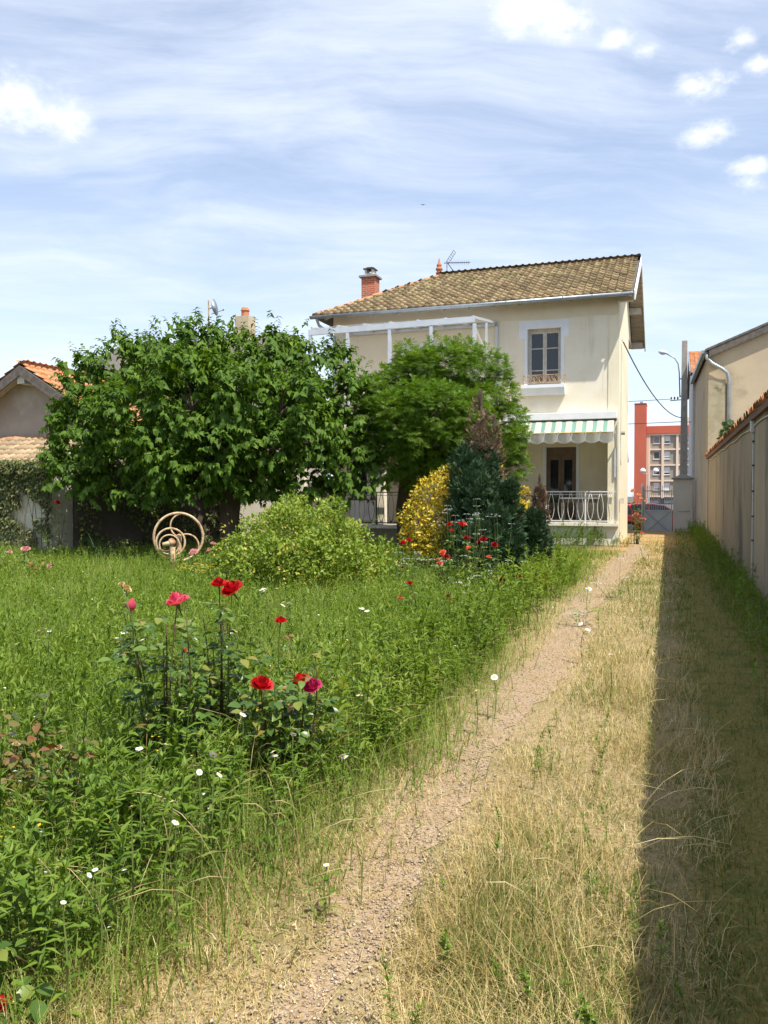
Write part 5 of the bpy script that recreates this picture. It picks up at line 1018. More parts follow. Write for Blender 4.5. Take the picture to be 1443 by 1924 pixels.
LBH = [lobe(*k) for k in [(430, 1062, 13.8, 48), (478, 1030, 14, 58), (540, 1005, 14.2, 58), (600, 998, 14.2, 56), (655, 1022, 14.2, 56), (705, 1062, 14, 45), (740, 1085, 14, 28), (520, 1060, 13.4, 55), (590, 1055, 13.2, 58), (655, 1070, 13.4, 46), (560, 1020, 15, 70), (620, 1030, 15, 65), (480, 1050, 15, 55), (400, 1085, 13.8, 32), (560, 1090, 13.2, 45), (480, 1095, 13.3, 40)]]
hs, hb = shrub('honeysuckle_mound', 'wide mound of pale green honeysuckle dotted with yellow flowers', 'shrub', sublobes(LBH, 7, .45), 34000, .066, 'leaf_honeysuckle', gp(565, 1105), LF4)
p, dr = crown_pts(sublobes(LBH, 5, .45), 3200, .98, 1.1, .9); k = (p[:, 2] > .05) & (wob(p[:, 0]*3, p[:, 1]*3+p[:, 2]*4) > -.1); p, dr = p[k], dr[k]; X, Y, Z = frames(norm(dr+UP*.5+rand_unit(len(p))*.6), rand_unit(len(p))); v, f = stamp(*LF4, p-hb, X, Y, Z, rng.uniform(.035, .07, len(p))); tag(ob('flowers', mesh_np('flowers', v, f, 'flower_honeysuckle'), hs), kind='stuff')
for i in range(26):
    c_ = random.choice(LBH[:9]); th = random.uniform(0, 6.28); a = Vector((c_[0]+c_[3]*.7*math.cos(th), c_[1]+c_[3]*.7*math.sin(th), c_[2]+c_[3]*.6))-Vector(hb); e_ = a+Vector((.22*math.cos(th), .22*math.sin(th), random.uniform(.05, .28))); pts, rr2 = limb(a, e_, .006, .003, 5, .05); MB().tube(pts, rr2, 4).build('trailing_shoot', 'stem_green', hs)
    pp = np.array([tuple(x) for x in pts[1:]]); pp = np.repeat(pp, 3, 0); ax = norm(rand_unit(len(pp))+UP*.3); X, Y, Z = frames(ax, np.tile(UP, (len(pp), 1))); v, f = stamp(*LF4, pp, X, Y, Z, np.full(len(pp), .05)); ob('shoot_leaves', mesh_np('shoot_leaves', v, f, 'leaf_honeysuckle'), hs)['kind'] = 'stuff'
LE = [lobe(*k) for k in [(838, 908, 16.2, 32), (812, 935, 16, 38), (785, 975, 16, 36), (830, 975, 15.8, 42), (775, 1015, 16, 26), (815, 1020, 15.7, 36), (860, 940, 16.4, 42), (870, 890, 16.5, 26), (850, 1010, 15.9, 40), (895, 930, 16.8, 45), (930, 925, 16.8, 30), (925, 890, 16.8, 20)]]
shrub('golden_shrub', 'bright yellow variegated evergreen shrub left of the dark conifer', 'shrub', LE, 9000, .07, 'leaf_euonymus', gp(850, 1070), LF4)
LE = [lobe(*k) for k in [(958, 935, 17, 18), (972, 955, 17, 22), (978, 990, 17, 20), (985, 925, 17, 10), (965, 1005, 17, 22)]]
shrub('golden_shrub', 'small yellow variegated shrub between the dark conifer and the porch railing', 'shrub', LE, 1900, .07, 'leaf_euonymus', gp(972, 1072), LF4)
# conifers: upright flames of dense scale-leaf sprays, some died back to brown twigs
fv, ff = [], []
for (x0, y0, a) in [(0, .0, 0), (.0, .3, .7), (.0, .3, -.7), (.0, .55, .6), (.0, .55, -.6), (0, .7, 0)]:
    b0 = len(fv); c_, s_ = math.cos(a), math.sin(a)
    for (px, py, pz) in [(0, 0, 0), (.10, .2, .04), (0, .42, 0), (-.10, .2, .04)]: fv.append((x0+px*c_+py*s_, y0-px*s_+py*c_, pz))
    ff += [(b0, b0+1, b0+2), (b0, b0+2, b0+3)]
FEATH = (np.array(fv), np.array(ff))
def flame(base, top, rad, n, size, lo=.6, ph=0.0, t0=0.0, t1=1.0):
    """sprays gathered into tufts over an uneven upright flame"""
    base, top = np3(base), np3(top); m_ = max(8, n//16); t = t0+(t1-t0)*rng.random(m_)**.85; th = rng.uniform(0, 6.28, m_); rr2 = rad*np.clip((1-t)**.55*(.72+.75*t), 0, 1)*(1+.20*np.sin(th*3+t*9+ph)+.12*np.sin(th*7+t*23)); q_ = rr2*np.where(rng.random(m_) < .75, rng.uniform(.80, 1.12, m_), rng.uniform(lo*.5, 1, m_))
    c_ = base+(top-base)*t[:, None]+np.stack([np.cos(th)*q_, np.sin(th)*q_, rng.normal(0, .03, m_)], -1); k = rng.integers(0, m_, n); o_ = rand_unit(n)*(rng.uniform(.2, 1, n)*np.clip(rad*.24, .04, .085))[:, None]*np.array([1, 1, 1.5]); out_ = np.stack([np.cos(th[k]), np.sin(th[k]), 0*th[k]], -1)
    ax = norm(out_*.45+UP*.8+norm(o_)*.7+rand_unit(n)*.25); return c_[k]+o_, ax, out_+rand_unit(n)*.5, size*rng.uniform(.7, 1.3, n)
def conifer(name, label, root, flames, dead, mat='conifer_blue'):
    root = Vector((root.x, root.y, 0)); r = empty(name, root, label, 'conifer'); bb = np3(root)
    for lst, mt, nm in ((flames, mat, 'foliage'), (dead, 'conifer_dead', 'dead_foliage')):
        if not lst: continue
        arr = [flame(*k) for k in lst]; p, a, h_, s = [np.concatenate([q[i] for q in arr]) for i in range(4)]; X, Y, Z = frames(a, h_); v, f = stamp(*FEATH, p-bb, X, Y, Z, s); tag(ob(nm, mesh_np(nm, v, f, mt), r), kind='stuff')
        for k in lst:
            b_, t_ = Vector(tuple(k[0]))-root, Vector(tuple(k[1]))-root
            MB().tube([b_, b_.lerp(t_, .5), b_.lerp(t_, .97)], [.035, .022, .005], 6).build('stem', 'bark_pale', r)
            if nm == 'dead_foliage':
                for j in range(40):
                    tt = random.uniform(k[8] if len(k) > 8 else .1, .95); th = random.uniform(0, 6.28); o_ = b_.lerp(t_, tt); rr2 = k[2]*(1-tt)**.6*1.0; MB().tube([o_, o_+Vector((math.cos(th)*rr2*.6, math.sin(th)*rr2*.6, .12)), o_+Vector((math.cos(th)*rr2, math.sin(th)*rr2, .30))], [.008, .005, .002], 4).build('twig', 'bark_pale', r)
    return r
F = []
for u, d, vt, rp_, n in [(872, 15.3, 840, 36, 3400), (912, 15.4, 845, 40, 3600), (893, 15.0, 880, 46, 4000), (962, 15.1, 905, 24, 2400), (932, 14.8, 960, 36, 3000), (966, 14.9, 990, 25, 2000), (900, 14.6, 990, 42, 2800)]:
    F.append((gd_(u, d), pt(u+(905-u)*.12, vt, d=d), rp_/FPX*d, n, .115, .6, u*.7))
conifer('dwarf_conifer', 'large blue-green conifer with a dead brown top beside the golden shrub', gd_(915, 15.1), F, [(gd_(903, 15.4), pt(903, 752, d=15.4), .36, 1300, .075, .2, 1.0, .42, .98), (gd_(928, 15.5), pt(928, 800, d=15.5), .24, 800, .075, .3, 2.0, .5, .98)])
F = [(gd_(1006, 15.6), pt(1002, 965, d=15.6), .24, 3600, .09, .6, .3), (gd_(1018, 15.8), pt(1018, 985, d=15.8), .16, 1500, .09, .6, 2.3)]
conifer('dwarf_conifer', 'narrow half-brown conifer standing alone in front of the porch railing', gd_(1010, 15.6), F, [(gd_(1012, 15.8), pt(1014, 918, d=15.8), .19, 1100, .075, .4, 1.1, .42, 1.0)])
# ------------------------------------------------------------------ roses
def bloom_mesh(seed, mat, wild=.1):
    """double rose: tight upright heart, then cupped petals opening outwards with rolled rims"""
    r = np.random.default_rng(seed); V, T = [], []; N = 30
    for i in range(N):
        t = (i+.5)/N; a0 = i*2.39996+r.normal(0, .15); nb, na = 5, 4; op = t+r.normal(0, .05); b0 = len(V); half = .9-.25*t; hgt = .46-.10*t+r.normal(0, .02)
        for b in range(nb+1):
            for a in range(na+1):
                q, s = b/nb, (a/na-.5)*2; rad = .02+(.07+.36*op)*math.sin(min(1.0, q*1.15)*1.45)*(1-.10*q*(1-op))+.05*op*max(0, q-.7)*2; z = hgt*(q**1.15)*(1.12-.62*op)-.10*op*max(0, q-.78)*2-.06; sh = 1-.30*abs(s)**2.5*q
                ang = a0+s*half*(.35+.65*min(1, q*1.6)); V.append((rad*math.cos(ang)*(1+.05*math.sin(5*s+i)), rad*math.sin(ang)*(1+.05*math.cos(4*s+i)), z*sh+.022*math.sin(s*5+i*2)*q))
        for b in range(nb):
            for a in range(na): k = b0+b*(na+1)+a; T += [(k, k+1, k+na+2), (k, k+na+2, k+na+1)]
    return mesh_np('bloom', np.array(V), np.array(T), mat, True)
BM = {m_: [bloom_mesh(k+11, m_) for k in range(2)] for m_ in ('petal_red', 'petal_dark', 'petal_magenta', 'petal_pink', 'petal_pale', 'petal_coral', 'petal_peach', 'petal_wilted')}
BUD = {m_: MB().lathe([(.10, 0), (.26, .15), (.30, .38), (.20, .62), (.06, .85), (.01, .9)], 9).mesh('bud', m_, True) for m_ in ('petal_pink', 'petal_red', 'petal_dark')}
LEAFO = {m_: mesh_np('leaf', *LEAF_OVAL, m_, True) for m_ in ('leaf_rose', 'leaf_rose_old')}
SEPAL = MB().lathe([(.012, -.5), (.05, -.1), (.11, 0), (.02, .03)], 7).mesh('sepal_cup', 'stem_green', True)
def rose_bush(label, u, d, blooms, extra=6, hgt=.7, lm='leaf_rose', singles=True, spread=.28, nper=5, lsz=.062, thick=.007):
    """blooms: (u, v, size in photo pixels, petal material[, 'bud']) each on its own stem"""
    p0 = gd_(u, d); r = empty('rose_bush', p0, label, 'rose bush', 'rose bushes in the garden'); tops = []
    for bl_ in blooms:
        dd = d+random.uniform(-.25, .1); tops.append((pt(bl_[0], bl_[1], d=dd)-p0, bl_, dd))
    for _ in range(extra):
        th = random.uniform(0, 6.28); rr_ = spread*random.uniform(.3, 1.1); tops.append((Vector((rr_*math.cos(th), rr_*math.sin(th), hgt*random.uniform(.45, 1.05))), None, d))
    LO, LA, LN, LS = [], [], [], []
    for tp, bl_, dd in tops:
        b0 = Vector((tp.x*.35+random.gauss(0, .05), tp.y*.35+random.gauss(0, .05), 0)); pts, rad = limb(b0, tp, thick, thick*.4, 8, .05); MB().tube(pts, rad, 5).build('stem', 'stem_brown' if random.random() < .6 else 'stem_green', r, smooth=True)
        if bl_:
            s = bl_[2]/FPX*dd*1.25; tilt = (random.gauss(.45, .25), random.gauss(0, .3), random.gauss(YAW, .4))
            if len(bl_) > 4: o = ob('bud', BUD[bl_[3]], r, tp, tilt, (s*1.2,)*3)
            else:
                sz = (s, s, s*random.uniform(.9, 1.1)); o = ob('bloom', random.choice(BM[bl_[3]]), r, tp, tilt, sz); ob('sepal_cup', SEPAL, o, (0, 0, -.03))
        npp_ = nper+(4 if bl_ else 0)
        for j in range(npp_):
            t_ = .22+.74*(j+random.random())/npp_
            if bl_ and t_ > .91: continue
            i_ = min(6, int(t_*7)); o_ = pts[i_].lerp(pts[i_+1], t_*7-i_); th = random.uniform(0, 6.28); ax = Vector((math.cos(th), math.sin(th), random.uniform(-.1, .5))).normalized(); sd = ax.cross(Vector((0, 0, 1))).normalized(); L0 = random.uniform(.7, 1.15)*lsz
            for (f_, k_, sc_) in ((2.2, 0, 1.1), (1.6, 1, .95), (1.6, -1, .95), (.9, 1, .75), (.9, -1, .75)):
                LO.append(tuple(o_+ax*L0*f_*.9-Vector((0, 0, .1*L0*f_*f_)))); LA.append(tuple((ax*(1 if k_ == 0 else .45)+sd*k_*.9+Vector((0, 0, random.gauss(-.15, .25)))).normalized())); LN.append((random.gauss(0, .35), random.gauss(0, .35), 1)); LS.append(L0*sc_)
    if LO:
        LO, LA, LN, LS = np.array(LO), np.array(LA), np.array(LN), np.array(LS); X, Y, Z = frames(LA, LN)
        if singles:
            leaf_objs('leaf', LEAFO[lm], LO[:300], X, Y, Z, LS, r, Vector((0, 0, 0))); LO, X, Y, Z, LS = LO[300:], X[300:], Y[300:], Z[300:], LS[300:]
        if len(LO): v, f = stamp(*LEAF_OVAL, LO, X, Y, Z, LS); tag(ob('foliage', mesh_np('foliage', v, f, lm), r), kind='stuff')
    return r
rose_bush('rose bush with one large bright pink bloom and a pink bud in the meadow', 300, 4.5, [(333, 1133, 42, 'petal_pink'), (245, 1146, 20, 'petal_pink', 'bud'), (236, 1106, 20, 'petal_wilted'), (228, 1098, 12, 'petal_wilted'), (346, 1220, 10, 'petal_coral')], 9, .95, spread=.34, nper=9, lsz=.062)
rose_bush('rose bush topped by two red blooms right of the pink rose', 420, 4.9, [(436, 1110, 40, 'petal_red'), (411, 1099, 28, 'petal_red'), (400, 1215, 10, 'petal_wilted')], 8, .88, spread=.30, nper=9, lsz=.062)
rose_bush('low rose bush with a red bloom and a red and magenta pair', 530, 4.5, [(490, 1288, 42, 'petal_red'), (565, 1280, 32, 'petal_red'), (587, 1291, 32, 'petal_magenta'), (592, 1233, 11, 'petal_wilted')], 7, .62, spread=.3, nper=8, lsz=.060)
rose_bush('thin rose stem with a single small red bloom behind the red pair', 527, 6.2, [(527, 1167, 20, 'petal_red')], 3, .45, spread=.2, nper=4)
rose_bush('bloomless rose bush with reddish old leaves at the left edge', 70, 3.9, [(30, 1400, 14, 'petal_wilted'), (110, 1405, 12, 'petal_wilted')], 10, .62, 'leaf_rose_old', spread=.42, nper=8, lsz=.060)
rose_bush('low rose with a crimson bloom at the bottom left corner', -6, 2.5, [(6, 1890, 38, 'petal_red')], 2, .3, spread=.14, nper=3)
rose_bush('tall rose bush with crimson and scarlet blooms before the dark conifer', 880, 12.9, [(845, 986, 11, 'petal_red'), (866, 986, 12, 'petal_red'), (848, 997, 9, 'petal_red'), (877, 1012, 13, 'petal_dark'), (908, 1014, 14, 'petal_dark'), (929, 1024, 12, 'petal_dark'), (900, 1020, 9, 'petal_dark'), (872, 984, 9, 'petal_coral')], 10, .8, singles=False, spread=.6, nper=5, lsz=.06)
rose_bush('rose bush with coral and orange-pink blooms in the flower bed', 850, 12.4, [(880, 1030, 11, 'petal_coral'), (918, 1048, 11, 'petal_coral'), (832, 1039, 12, 'petal_coral'), (838, 1048, 14, 'petal_dark'), (826, 1060, 12, 'petal_coral'), (823, 1052, 8, 'petal_peach')], 12, .62, singles=False, spread=.7, nper=5, lsz=.06)
rose_bush('sparse rose with four small red blooms below the golden shrub', 800, 9.8, [(770, 1097, 12, 'petal_red'), (753, 1124, 9, 'petal_red'), (850, 1133, 13, 'petal_red'), (842, 1120, 9, 'petal_dark')], 5, .42, singles=False, spread=.5, nper=4)
rose_bush('rose with two dark red blooms at the foot of the conifer', 955, 11.2, [(944, 1090, 15, 'petal_dark'), (949, 1083, 10, 'petal_dark'), (978, 1084, 10, 'petal_dark')], 5, .40, singles=False, spread=.35, nper=4)
rose_bush('rose stem with two red blooms in front of the golden shrub', 765, 13.3, [(768, 1016, 11, 'petal_red'), (757, 1020, 10, 'petal_red'), (755, 1066, 8, 'petal_dark')], 6, .6, singles=False, spread=.4, nper=4)
rose_bush('pale pink rose clump in the meadow by the ivy wall', 50, 15.2, [(18, 1038, 9, 'petal_pale'), (46, 1033, 13, 'petal_pale'), (52, 1030, 9, 'petal_pale'), (82, 1062, 10, 'petal_peach'), (66, 1068, 9, 'petal_peach'), (93, 1064, 9, 'petal_pale'), (58, 1060, 8, 'petal_peach')], 8, .5, singles=False, spread=.7, nper=4)
rose_bush('pale pink rose beside the rusty pump wheel', 375, 14.2, [(364, 1039, 17, 'petal_pale'), (400, 1022, 10, 'petal_pale'), (408, 1035, 9, 'petal_peach'), (392, 1035, 9, 'petal_pale')], 6, .55, singles=False, spread=.4, nper=4)
rose_bush('peach climbing rose at the corner of the house near the red car', 1193, 25.6, [(1189, 922, 8, 'petal_peach'), (1200, 930, 7, 'petal_peach'), (1205, 937, 7, 'petal_peach'), (1213, 943, 7, 'petal_peach'), (1192, 1002, 7, 'petal_coral'), (1206, 1002, 7, 'petal_coral'), (1196, 966, 7, 'petal_coral'), (1210, 975, 6, 'petal_coral'), (1188, 945, 6, 'petal_peach')], 3, 1.1, singles=False, spread=.35, nper=3, lsz=.05, thick=.01)
rose_bush('small dark red climbing rose on the ivy-covered wall', 110, 19.5, [(107, 945, 11, 'petal_dark')], 5, 1.2, singles=False, spread=.5, nper=7, thick=.01)

# ------------------------------------------------------------------ daisies, yarrow, yellow flowers
dv, df = [], []
for i in range(18):
    a = i*2*math.pi/18; c_, s_ = math.cos(a), math.sin(a); b0 = len(dv)
    for (r_, t_, z) in ((.16, -.05, 0), (.16, .05, 0), (.5, .075, -.02), (.5, -.075, -.02)): dv.append((r_*c_-t_*s_, r_*s_+t_*c_, z+.03*math.sin(i*5)))
    df += [(b0, b0+1, b0+2), (b0, b0+2, b0+3)]
RAY = mesh_np('ray_petals', np.array(dv), np.array(df), 'petal_white'); DISC = MB().lathe([(.19, -.03), (.19, .03), (.12, .08), (.01, .10)], 9).mesh('disc', 'daisy_disc', True)
def daisy(u, v, n, z, label, px=15, mat=None):
    d = (EYE.z-z)/((v-925)/FPX); p0 = gd_(u, d); r = empty('daisy', p0, label, 'daisy', 'white daisies in the meadow')
    pts, rad = limb((0, 0, 0), (0, 0, z*.86), .004, .0025, 6, .03); MB().tube(pts, rad, 5).build('stem', 'stem_green', r)
    k = 9; t = np.linspace(.2, .95, k); az = np.arange(k)*2.4; org = np.stack([0*t, 0*t, z*.84*t], -1); ax = norm(np.stack([np.cos(az), np.sin(az), .5+0*az], -1)); X, Y, Z = frames(ax, np.tile(UP, (k, 1))); lv, lf = stamp(*LEAF_LANCE, org, X, Y, Z, np.full(k, .07)); ob('leaves', mesh_np('leaves', lv, lf, 'leaf_weed'), r)
    for i in range(n):
        q = Vector((random.gauss(0, .012+.012*n), random.gauss(0, .012+.012*n), z+random.gauss(0, .012))) if n > 1 else Vector((0, 0, z)); MB().tube([(0, 0, z*.84), (q.x*.6, q.y*.6, z*.93), tuple(q)], [.0025, .002, .0015], 4).build('branch', 'stem_green', r)
        h_ = ob('flower_head', RAY, r, q, (random.gauss(.15, .35), random.gauss(0, .3), random.uniform(0, 6)), ((px/FPX*d)*random.uniform(.8, 1.15),)*3); ob('disc', DISC, h_)
    return r
for u, v, n, z, lab in [(88, 1188, 5, .78, 'cluster of five white daisies at the left edge of the meadow'), (240, 1195, 5, .74, 'cluster of white daisies just left of the pink rose stem'), (262, 1405, 2, .62, 'two white daisies low in front of the pink rose bush'), (166, 1625, 3, .42, 'wide white daisy head above the lower left weeds'), (326, 1551, 1, .5, 'single white daisy among weeds below the pink rose bush'), (112, 1704, 1, .4, 'single white daisy near the bottom left corner'), (243, 1520, 1, .52, 'white daisy between the low weeds left of the path'), (500, 1417, 2, .52, 'pair of pale daisies below the low red rose'), (516, 1424, 1, .5, 'broad pale daisy just right of the pair below the red rose'),
                        (655, 1425, 2, .36, 'two white daisies beside the dry verge of the path'), (675, 1363, 1, .42, 'white daisy in grass above the path verge'), (675, 1308, 1, .45, 'single white daisy right of the magenta rose'), (372, 1455, 1, .55, 'white daisy on a tall stem below the two red blooms'), (398, 1421, 1, .55, 'white daisy left of the two yellowish rose leaves'), (410, 1460, 1, .5, 'small white daisy in the middle of the foreground weeds'), (455, 1345, 1, .55, 'small daisy just under the big red bloom'), (320, 1510, 1, .5, 'white daisy above the centre of the lower weeds'), (548, 1382, 2, .5, 'white daisies under the red and magenta pair'), (500, 1108, 4, .55, 'white daisies in front of the honeysuckle mound'), (545, 1135, 4, .5, 'loose white daisies right of the small red rose'), (680, 1143, 2, .45, 'two white daisies right of the honeysuckle mound'),
                        (450, 1185, 2, .6, 'white daisies between the red rose bush and the small red rose'), (930, 1274, 1, .3, 'white daisy beside the path near the dry strip'), (895, 1300, 1, .3, 'white daisy on the grassy left verge of the path'), (1105, 1108, 2, .35, 'white daisies right of the path towards the house'), (1098, 1180, 3, .35, 'three white daisies in the middle strip of the drive'), (1150, 1230, 1, .35, 'single white daisy in the green middle strip of the drive'), (612, 1632, 1, .2, 'pinkish daisy lying in the dry verge')]: daisy(u, v, n, z, lab, 14 if v > 1250 else 10)
def yarrow(u, v, d, n, label, mat='petal_white', sp=.22, px=12, name='yarrow_plant', cat='wildflower'):
    p0 = gd_(u, d); r = empty(name, p0, label, cat, 'flat-headed wildflowers')
    for i in range(n):
        tp = pt(u+random.gauss(0, sp*100), v+random.gauss(0, sp*60), d=d+random.gauss(0, .2))-p0; tp.z = max(.15, tp.z); pts, rad = limb((tp.x*.4, tp.y*.4, 0), tp, .004, .002, 5, .04); MB().tube(pts, rad, 4).build('stem', 'stem_green', r)
        m_ = 26; R_ = px/FPX*d*.5; a = rng.uniform(0, 6.28, m_); q = np.sqrt(rng.random(m_))*R_; org = np.stack([tp.x+q*np.cos(a), tp.y+q*np.sin(a), tp.z+rng.normal(0, .004, m_)-q*q*3], -1); X, Y, Z = frames(norm(np.stack([np.cos(a), np.sin(a), .1+0*a], -1)), np.tile(UP, (m_, 1))+rand_unit(m_)*.3)
        vv, f_ = stamp(*LEAF_TINY, org, X, Y, Z, np.full(m_, .018)); ob('flower_head', mesh_np('flower_head', vv, f_, mat), r)
    k = 40; z = rng.uniform(.05, .75, k)*max(.3, tp.z); a = rng.uniform(0, 6.28, k); X, Y, Z = frames(norm(np.stack([np.cos(a), np.sin(a), .5+0*a], -1)), np.tile(UP, (k, 1))); vv, f_ = stamp(*LEAF_LANCE, np.stack([rng.normal(0, sp*.6, k), rng.normal(0, sp*.6, k), z], -1), X, Y, Z, np.full(k, .09)); ob('leaves', mesh_np('leaves', vv, f_, 'leaf_weed'), r)['kind'] = 'stuff'
for u, v, d, n, lab in [(885, 972, 12.8, 9, 'tall yarrow with white flat heads before the upper dark conifer'), (935, 968, 13, 6, 'white yarrow heads against the right flank of the conifer'), (850, 960, 13, 6, 'white yarrow heads between the golden shrub and the conifer'), (870, 1000, 12.6, 6, 'white yarrow rising among the crimson roses'), (760, 1050, 12.5, 8, 'white yarrow clump below the golden shrub'), (800, 1060, 11.5, 5, 'short yarrow left of the coral roses'), (875, 1085, 10.8, 6, 'low yarrow in front of the coral roses'), (960, 1060, 12, 4, 'few yarrow heads at the base of the low conifer'), (1160, 1085, 12.5, 4, 'thin yarrow in the strip between the wheel tracks'), (1100, 1150, 9.8, 4, 'short white-headed yarrow right beside the wheel track')]: yarrow(u, v, d, n, lab)
for u, v, d, n, lab in [(1070, 1040, 16, 3, 'yellow-flowered weed on the dry bend near the house'), (1044, 1056, 15.5, 4, 'yellow-flowered weed beside the narrow conifer'), (375, 1068, 12.2, 12, 'patch of yellow flowers left of the honeysuckle mound'), (345, 1064, 12.6, 6, 'small yellow flowers below the rusty wheel')]: yarrow(u, v, d, n, lab, 'petal_yellow', .12, 11, 'yellow_wildflower')
x, y, d = scatter(1500, 2.5, 20, -.2); keep = (x < -1.7) & ~blocked(x, y); x, y, d = x[keep], y[keep], d[keep]; n = len(x); X, Y, Z = frames(norm(rand_unit(n)*np.array([1, 1, .2])), np.tile(UP, (n, 1))+rand_unit(n)*.3)
v, f = stamp(*LEAF_TINY, np.stack([x, y, .16+.22*rng.random(n)], -1), X, Y, Z, .012+.012*rng.random(n)+d*.0006); k = rng.random(n) < .6; mi = np.repeat(np.where(k, 0, 1), 2); tag(ob('meadow_flowers', mesh_np('meadow_flowers', v, f, ['petal_yellow', 'petal_white'], mi=mi)), 'tiny yellow and white wildflowers sprinkled through the meadow grass', 'wildflowers', kind='stuff')
# long arching dry stalks with seed heads along the verge
sv, sf = [], []
parts = []
for i in range(300):
    while True:
        xx, yy, dd = [float(k[0]) for k in scatter(1, 2.6, 12, -.4, 100, 1250)]
        if -2.6 < xx < -1.35 or (-.85 < xx < .3 and random.random() < .6): break
    th = random.uniform(0, 6.28); Lh = random.uniform(.25, .62); o_ = Vector((xx, yy, 0)); ln = random.uniform(.15, .55); pts = [o_+Vector((math.cos(th)*ln*t*t, math.sin(th)*ln*t*t, Lh*(t-.35*t*t*t))) for t in np.linspace(0, 1, 7)]
    b = MB().tube(pts, [.0010, .0010, .0009, .0008, .0008, .0018, .0005], 3, caps=False); parts.append((np.array(b.v), np.array([(a, c, e) for a, c, e, g_ in b.f]+[(a, e, g_) for a, c, e, g_ in b.f])))
v, f = join(parts); tag(ob('seed_stalks', mesh_np('seed_stalks', v, f, 'grass_dry')), 'long arching dry seed stalks along the edge of the meadow', 'grass', kind='stuff')

# ------------------------------------------------------------------ old pump wheel
pw0 = gd_(335, 16.6); pw = empty('pump_wheel', pw0, 'rusty iron hand pump with a large curved-spoke flywheel in the grass', 'pump', rz=YAW+R(12)); s = 16.6/FPX; hz = 1.6-(1009-925)*s; R1 = 45*s
def arc(cx, cz, r_, a0, a1, y0=0, y1=0, n=18): return [(cx+r_*math.cos(R(a0+(a1-a0)*t)), y0+(y1-y0)*t, cz+r_*math.sin(R(a0+(a1-a0)*t))) for t in np.linspace(0, 1, n)]
MB().tube(arc(0, hz, R1, 0, 360, n=40)[:-1], .026, 8, True).build('flywheel_rim', 'rust', pw, smooth=True)
for a in (70, 190, 310): MB().tube(arc(R1*.5*math.cos(R(a)), hz+R1*.5*math.sin(R(a)), R1*.5, a, a+180), .017, 7).build('curved_spoke', 'rust', pw, smooth=True)
MB().tube([(0, -.09, hz), (0, .35, hz)], .05, 10).build('axle', 'rust', pw, smooth=True)
MB().tube(arc(-14*s, hz-9*s, 26*s, 0, 360, 0, 0, n=28)[:-1], .021, 8, True).build('drive_ring', 'rust', pw, smooth=True, loc=(0, -.14, 0)); MB().tube(arc(-16*s, hz-13*s, 18*s, 0, 360, n=24)[:-1], .015, 8, True).build('inner_ring', 'rust', pw, smooth=True, loc=(0, -.18, 0))
MB().tube([(-12*s, -.20, -.05), (-12*s, -.20, hz-14*s), (-17*s, -.22, hz-11*s), (-28*s, -.22, hz-13*s)], [.05, .05, .055, .04], 9).build('spout_post', 'rust', pw, smooth=True); MB().tube([(0, .3, -.05), (0, .3, hz+.03)], .05, 9).tube([(-8*s, -.2, -.05), (-8*s, -.2, hz-18*s)], .03, 8).build('stand', 'rust', pw, smooth=True)
MB().lathe([(.02, 0), (.075, .02), (.08, .08), (.05, .13), (.01, .15)], 10, (-12*s, -.20)).build('pump_cap', 'rust', pw, smooth=True, loc=(0, 0, hz-15*s))

# ------------------------------------------------------------------ ivy, sword-leaved plant, juniper, bird
iv = empty('ivy_wall_cover', (-16, 17.1, 0), 'tangled pale ivy hanging over the lean-to wall', 'ivy'); n = 11000
x = rng.uniform(-19.5, -14.9, n); z = 2.45*rng.random(n)**.75; k = (wob(x*1.6, z*2.2) > -.35) | (z > 1.75); x, z = x[k], z[k]; n = len(x); y = 17.16-.30*rng.random(n)*(.35+.65*z/2.4)-(z > 2.1)*.15*rng.random(n)
ax = norm(np.stack([rng.normal(0, .6, n), -.5-.3*rng.random(n), -.6+rng.normal(0, .4, n)], -1)); X, Y, Z = frames(ax, np.tile(np.array([0, -1, .5]), (n, 1))+rand_unit(n)*.5); v, f = stamp(*LF4, np.stack([x+16, y-17.1, z], -1), X, Y, Z, .05+.06*rng.random(n)); tag(ob('foliage', mesh_np('foliage', v, f, 'ivy_leaf'), iv), kind='stuff')
for i in range(34):
    x0 = random.uniform(-3.4, 1.2); MB().tube([(x0+random.gauss(0, .12)*t, -.03-.10*math.sin(t*3), 2.3*t) for t in np.linspace(0, 1, 6)], [.014, .012, .010, .008, .006, .004], 5).build('vine_stem', 'bark_pale', iv)
si = empty('ivy_cover', (-13.6, 20, 0), 'dark ivy and brambles growing over the shaded stone wall', 'ivy'); n = 6500
t_ = rng.random(n); z = 2.45*rng.random(n)**.8; x = -14.8+2.4*t_; y = 17.9+4.4*t_; k = (wob(x*2, z*2+y) > -.25) | (z > 1.9) | (z < .35); x, y, z = x[k], y[k], z[k]; n = len(x); of = .04+.25*rng.random(n); x = x+of*.88; y = y-of*.48
ax = norm(np.stack([.5+rng.normal(0, .5, n), -.3+rng.normal(0, .5, n), -.5+rng.normal(0, .4, n)], -1)); X, Y, Z = frames(ax, np.tile(np.array([.88, -.48, .4]), (n, 1))+rand_unit(n)*.5); v, f = stamp(*LF4, np.stack([x+13.6, y-20, z], -1), X, Y, Z, .05+.06*rng.random(n)); tag(ob('foliage', mesh_np('foliage', v, f, 'ivy_leaf'), si), kind='stuff')
yu = empty('sword_leaved_plant', gd_(200, 18.3), 'dark clump of sword-shaped leaves in the shade under the mulberry', 'plant'); me = mesh_np('leaf', *blade_t(.35, 4), 'sword_leaf')
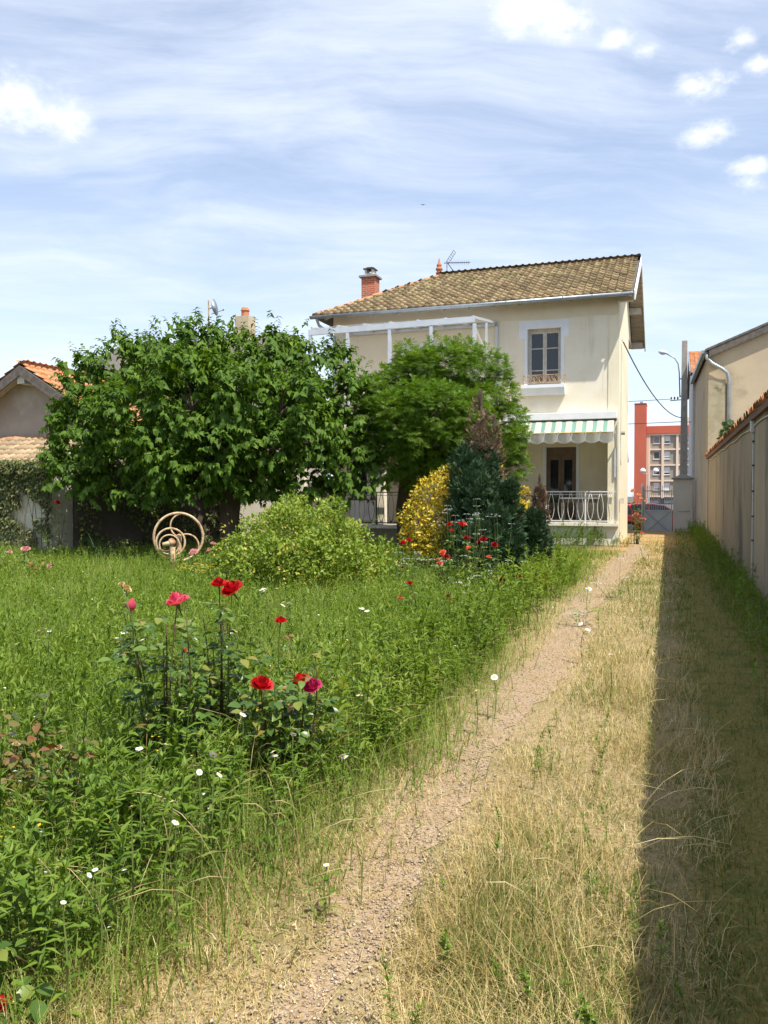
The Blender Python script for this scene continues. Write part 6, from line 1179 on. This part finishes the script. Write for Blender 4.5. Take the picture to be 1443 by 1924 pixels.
for i in range(46):
    th = random.uniform(0, 6.28); la = random.uniform(.15, 1.0); q = Matrix.Rotation(th, 3, 'Z') @ Matrix.Rotation(R(90)-la, 3, 'X'); ob('leaf', me, yu, (random.gauss(0, .25), random.gauss(0, .1), 0), q.to_euler(), (.055, random.uniform(.55, .95), .6))
jb = Vector((2.15, 24.6, 0)); ju = empty('juniper_shrub', jb, 'green juniper fronds reaching over the top of the boundary wall', 'shrub')
MB().tube([(0, 0, 0), (.05, 0, 1.5), (-.05, 0, 2.9), (-.1, .1, 3.3)], [.06, .05, .035, .02], 8).build('trunk', 'bark_pale', ju, smooth=True)
P0, A0 = [], []
for i in range(16):
    th = random.uniform(2.3, 4.6) if i < 10 else random.uniform(0, 6.28); L0 = random.uniform(.45, .95); a = Vector((-.08, .05, random.uniform(2.8, 3.3))); e_ = a+Vector((math.cos(th)*L0, math.sin(th)*L0*.8, random.uniform(.05, .45))); pts, rad = limb(a, e_, .014, .004, 8, .06); MB().tube(pts, rad, 5).build('frond_stem', 'bark_pale', ju)
    for t_ in np.linspace(.25, 1, 34): i_ = min(6, int(t_*7)); o_ = pts[i_].lerp(pts[i_+1], t_*7-i_); dv_ = (pts[i_+1]-pts[i_]).normalized(); P0.append(tuple(o_)); A0.append(tuple(dv_+Vector((random.gauss(0, .5), random.gauss(0, .5), random.gauss(.15, .4)))))
P0, A0 = np.repeat(np.array(P0), 3, 0), norm(np.repeat(np.array(A0), 3, 0)+rng.normal(0, .45, (len(P0)*3, 3))); X, Y, Z = frames(A0, rand_unit(len(P0))); v, f = stamp(*FEATH, P0, X, Y, Z, rng.uniform(.09, .16, len(P0))); leafM('juniper_leaf', [(0, (.05, .10, .035)), (1, (.11, .18, .06))], .2, .6, .25); tag(ob('foliage', mesh_np('foliage', v, f, 'juniper_leaf'), ju), kind='stuff')
bd = empty('bird', tuple(pt(795, 385, d=60)), 'tiny dark bird gliding high above the house', 'bird')
MB().add([(-.16, 0, 0), (-.05, .03, .01), (.10, .02, 0), (.14, 0, 0), (.10, -.02, 0), (-.05, -.03, .01), (0, 0, .03), (0, 0, -.03), (.02, .10, .05), (-.06, .24, .03), (-.05, .09, .045), (.02, -.10, .05), (-.06, -.24, .03), (-.05, -.09, .045)], [(0, 1, 6), (1, 2, 6), (2, 3, 6), (3, 4, 6), (4, 5, 6), (5, 0, 6), (1, 0, 7), (2, 1, 7), (3, 2, 7), (4, 3, 7), (5, 4, 7), (0, 5, 7), (2, 8, 10), (2, 10, 1), (8, 9, 10), (4, 13, 11), (4, 5, 13), (11, 13, 12)]).build('body', 'black', bd, rot=(0, 0, R(-60)))
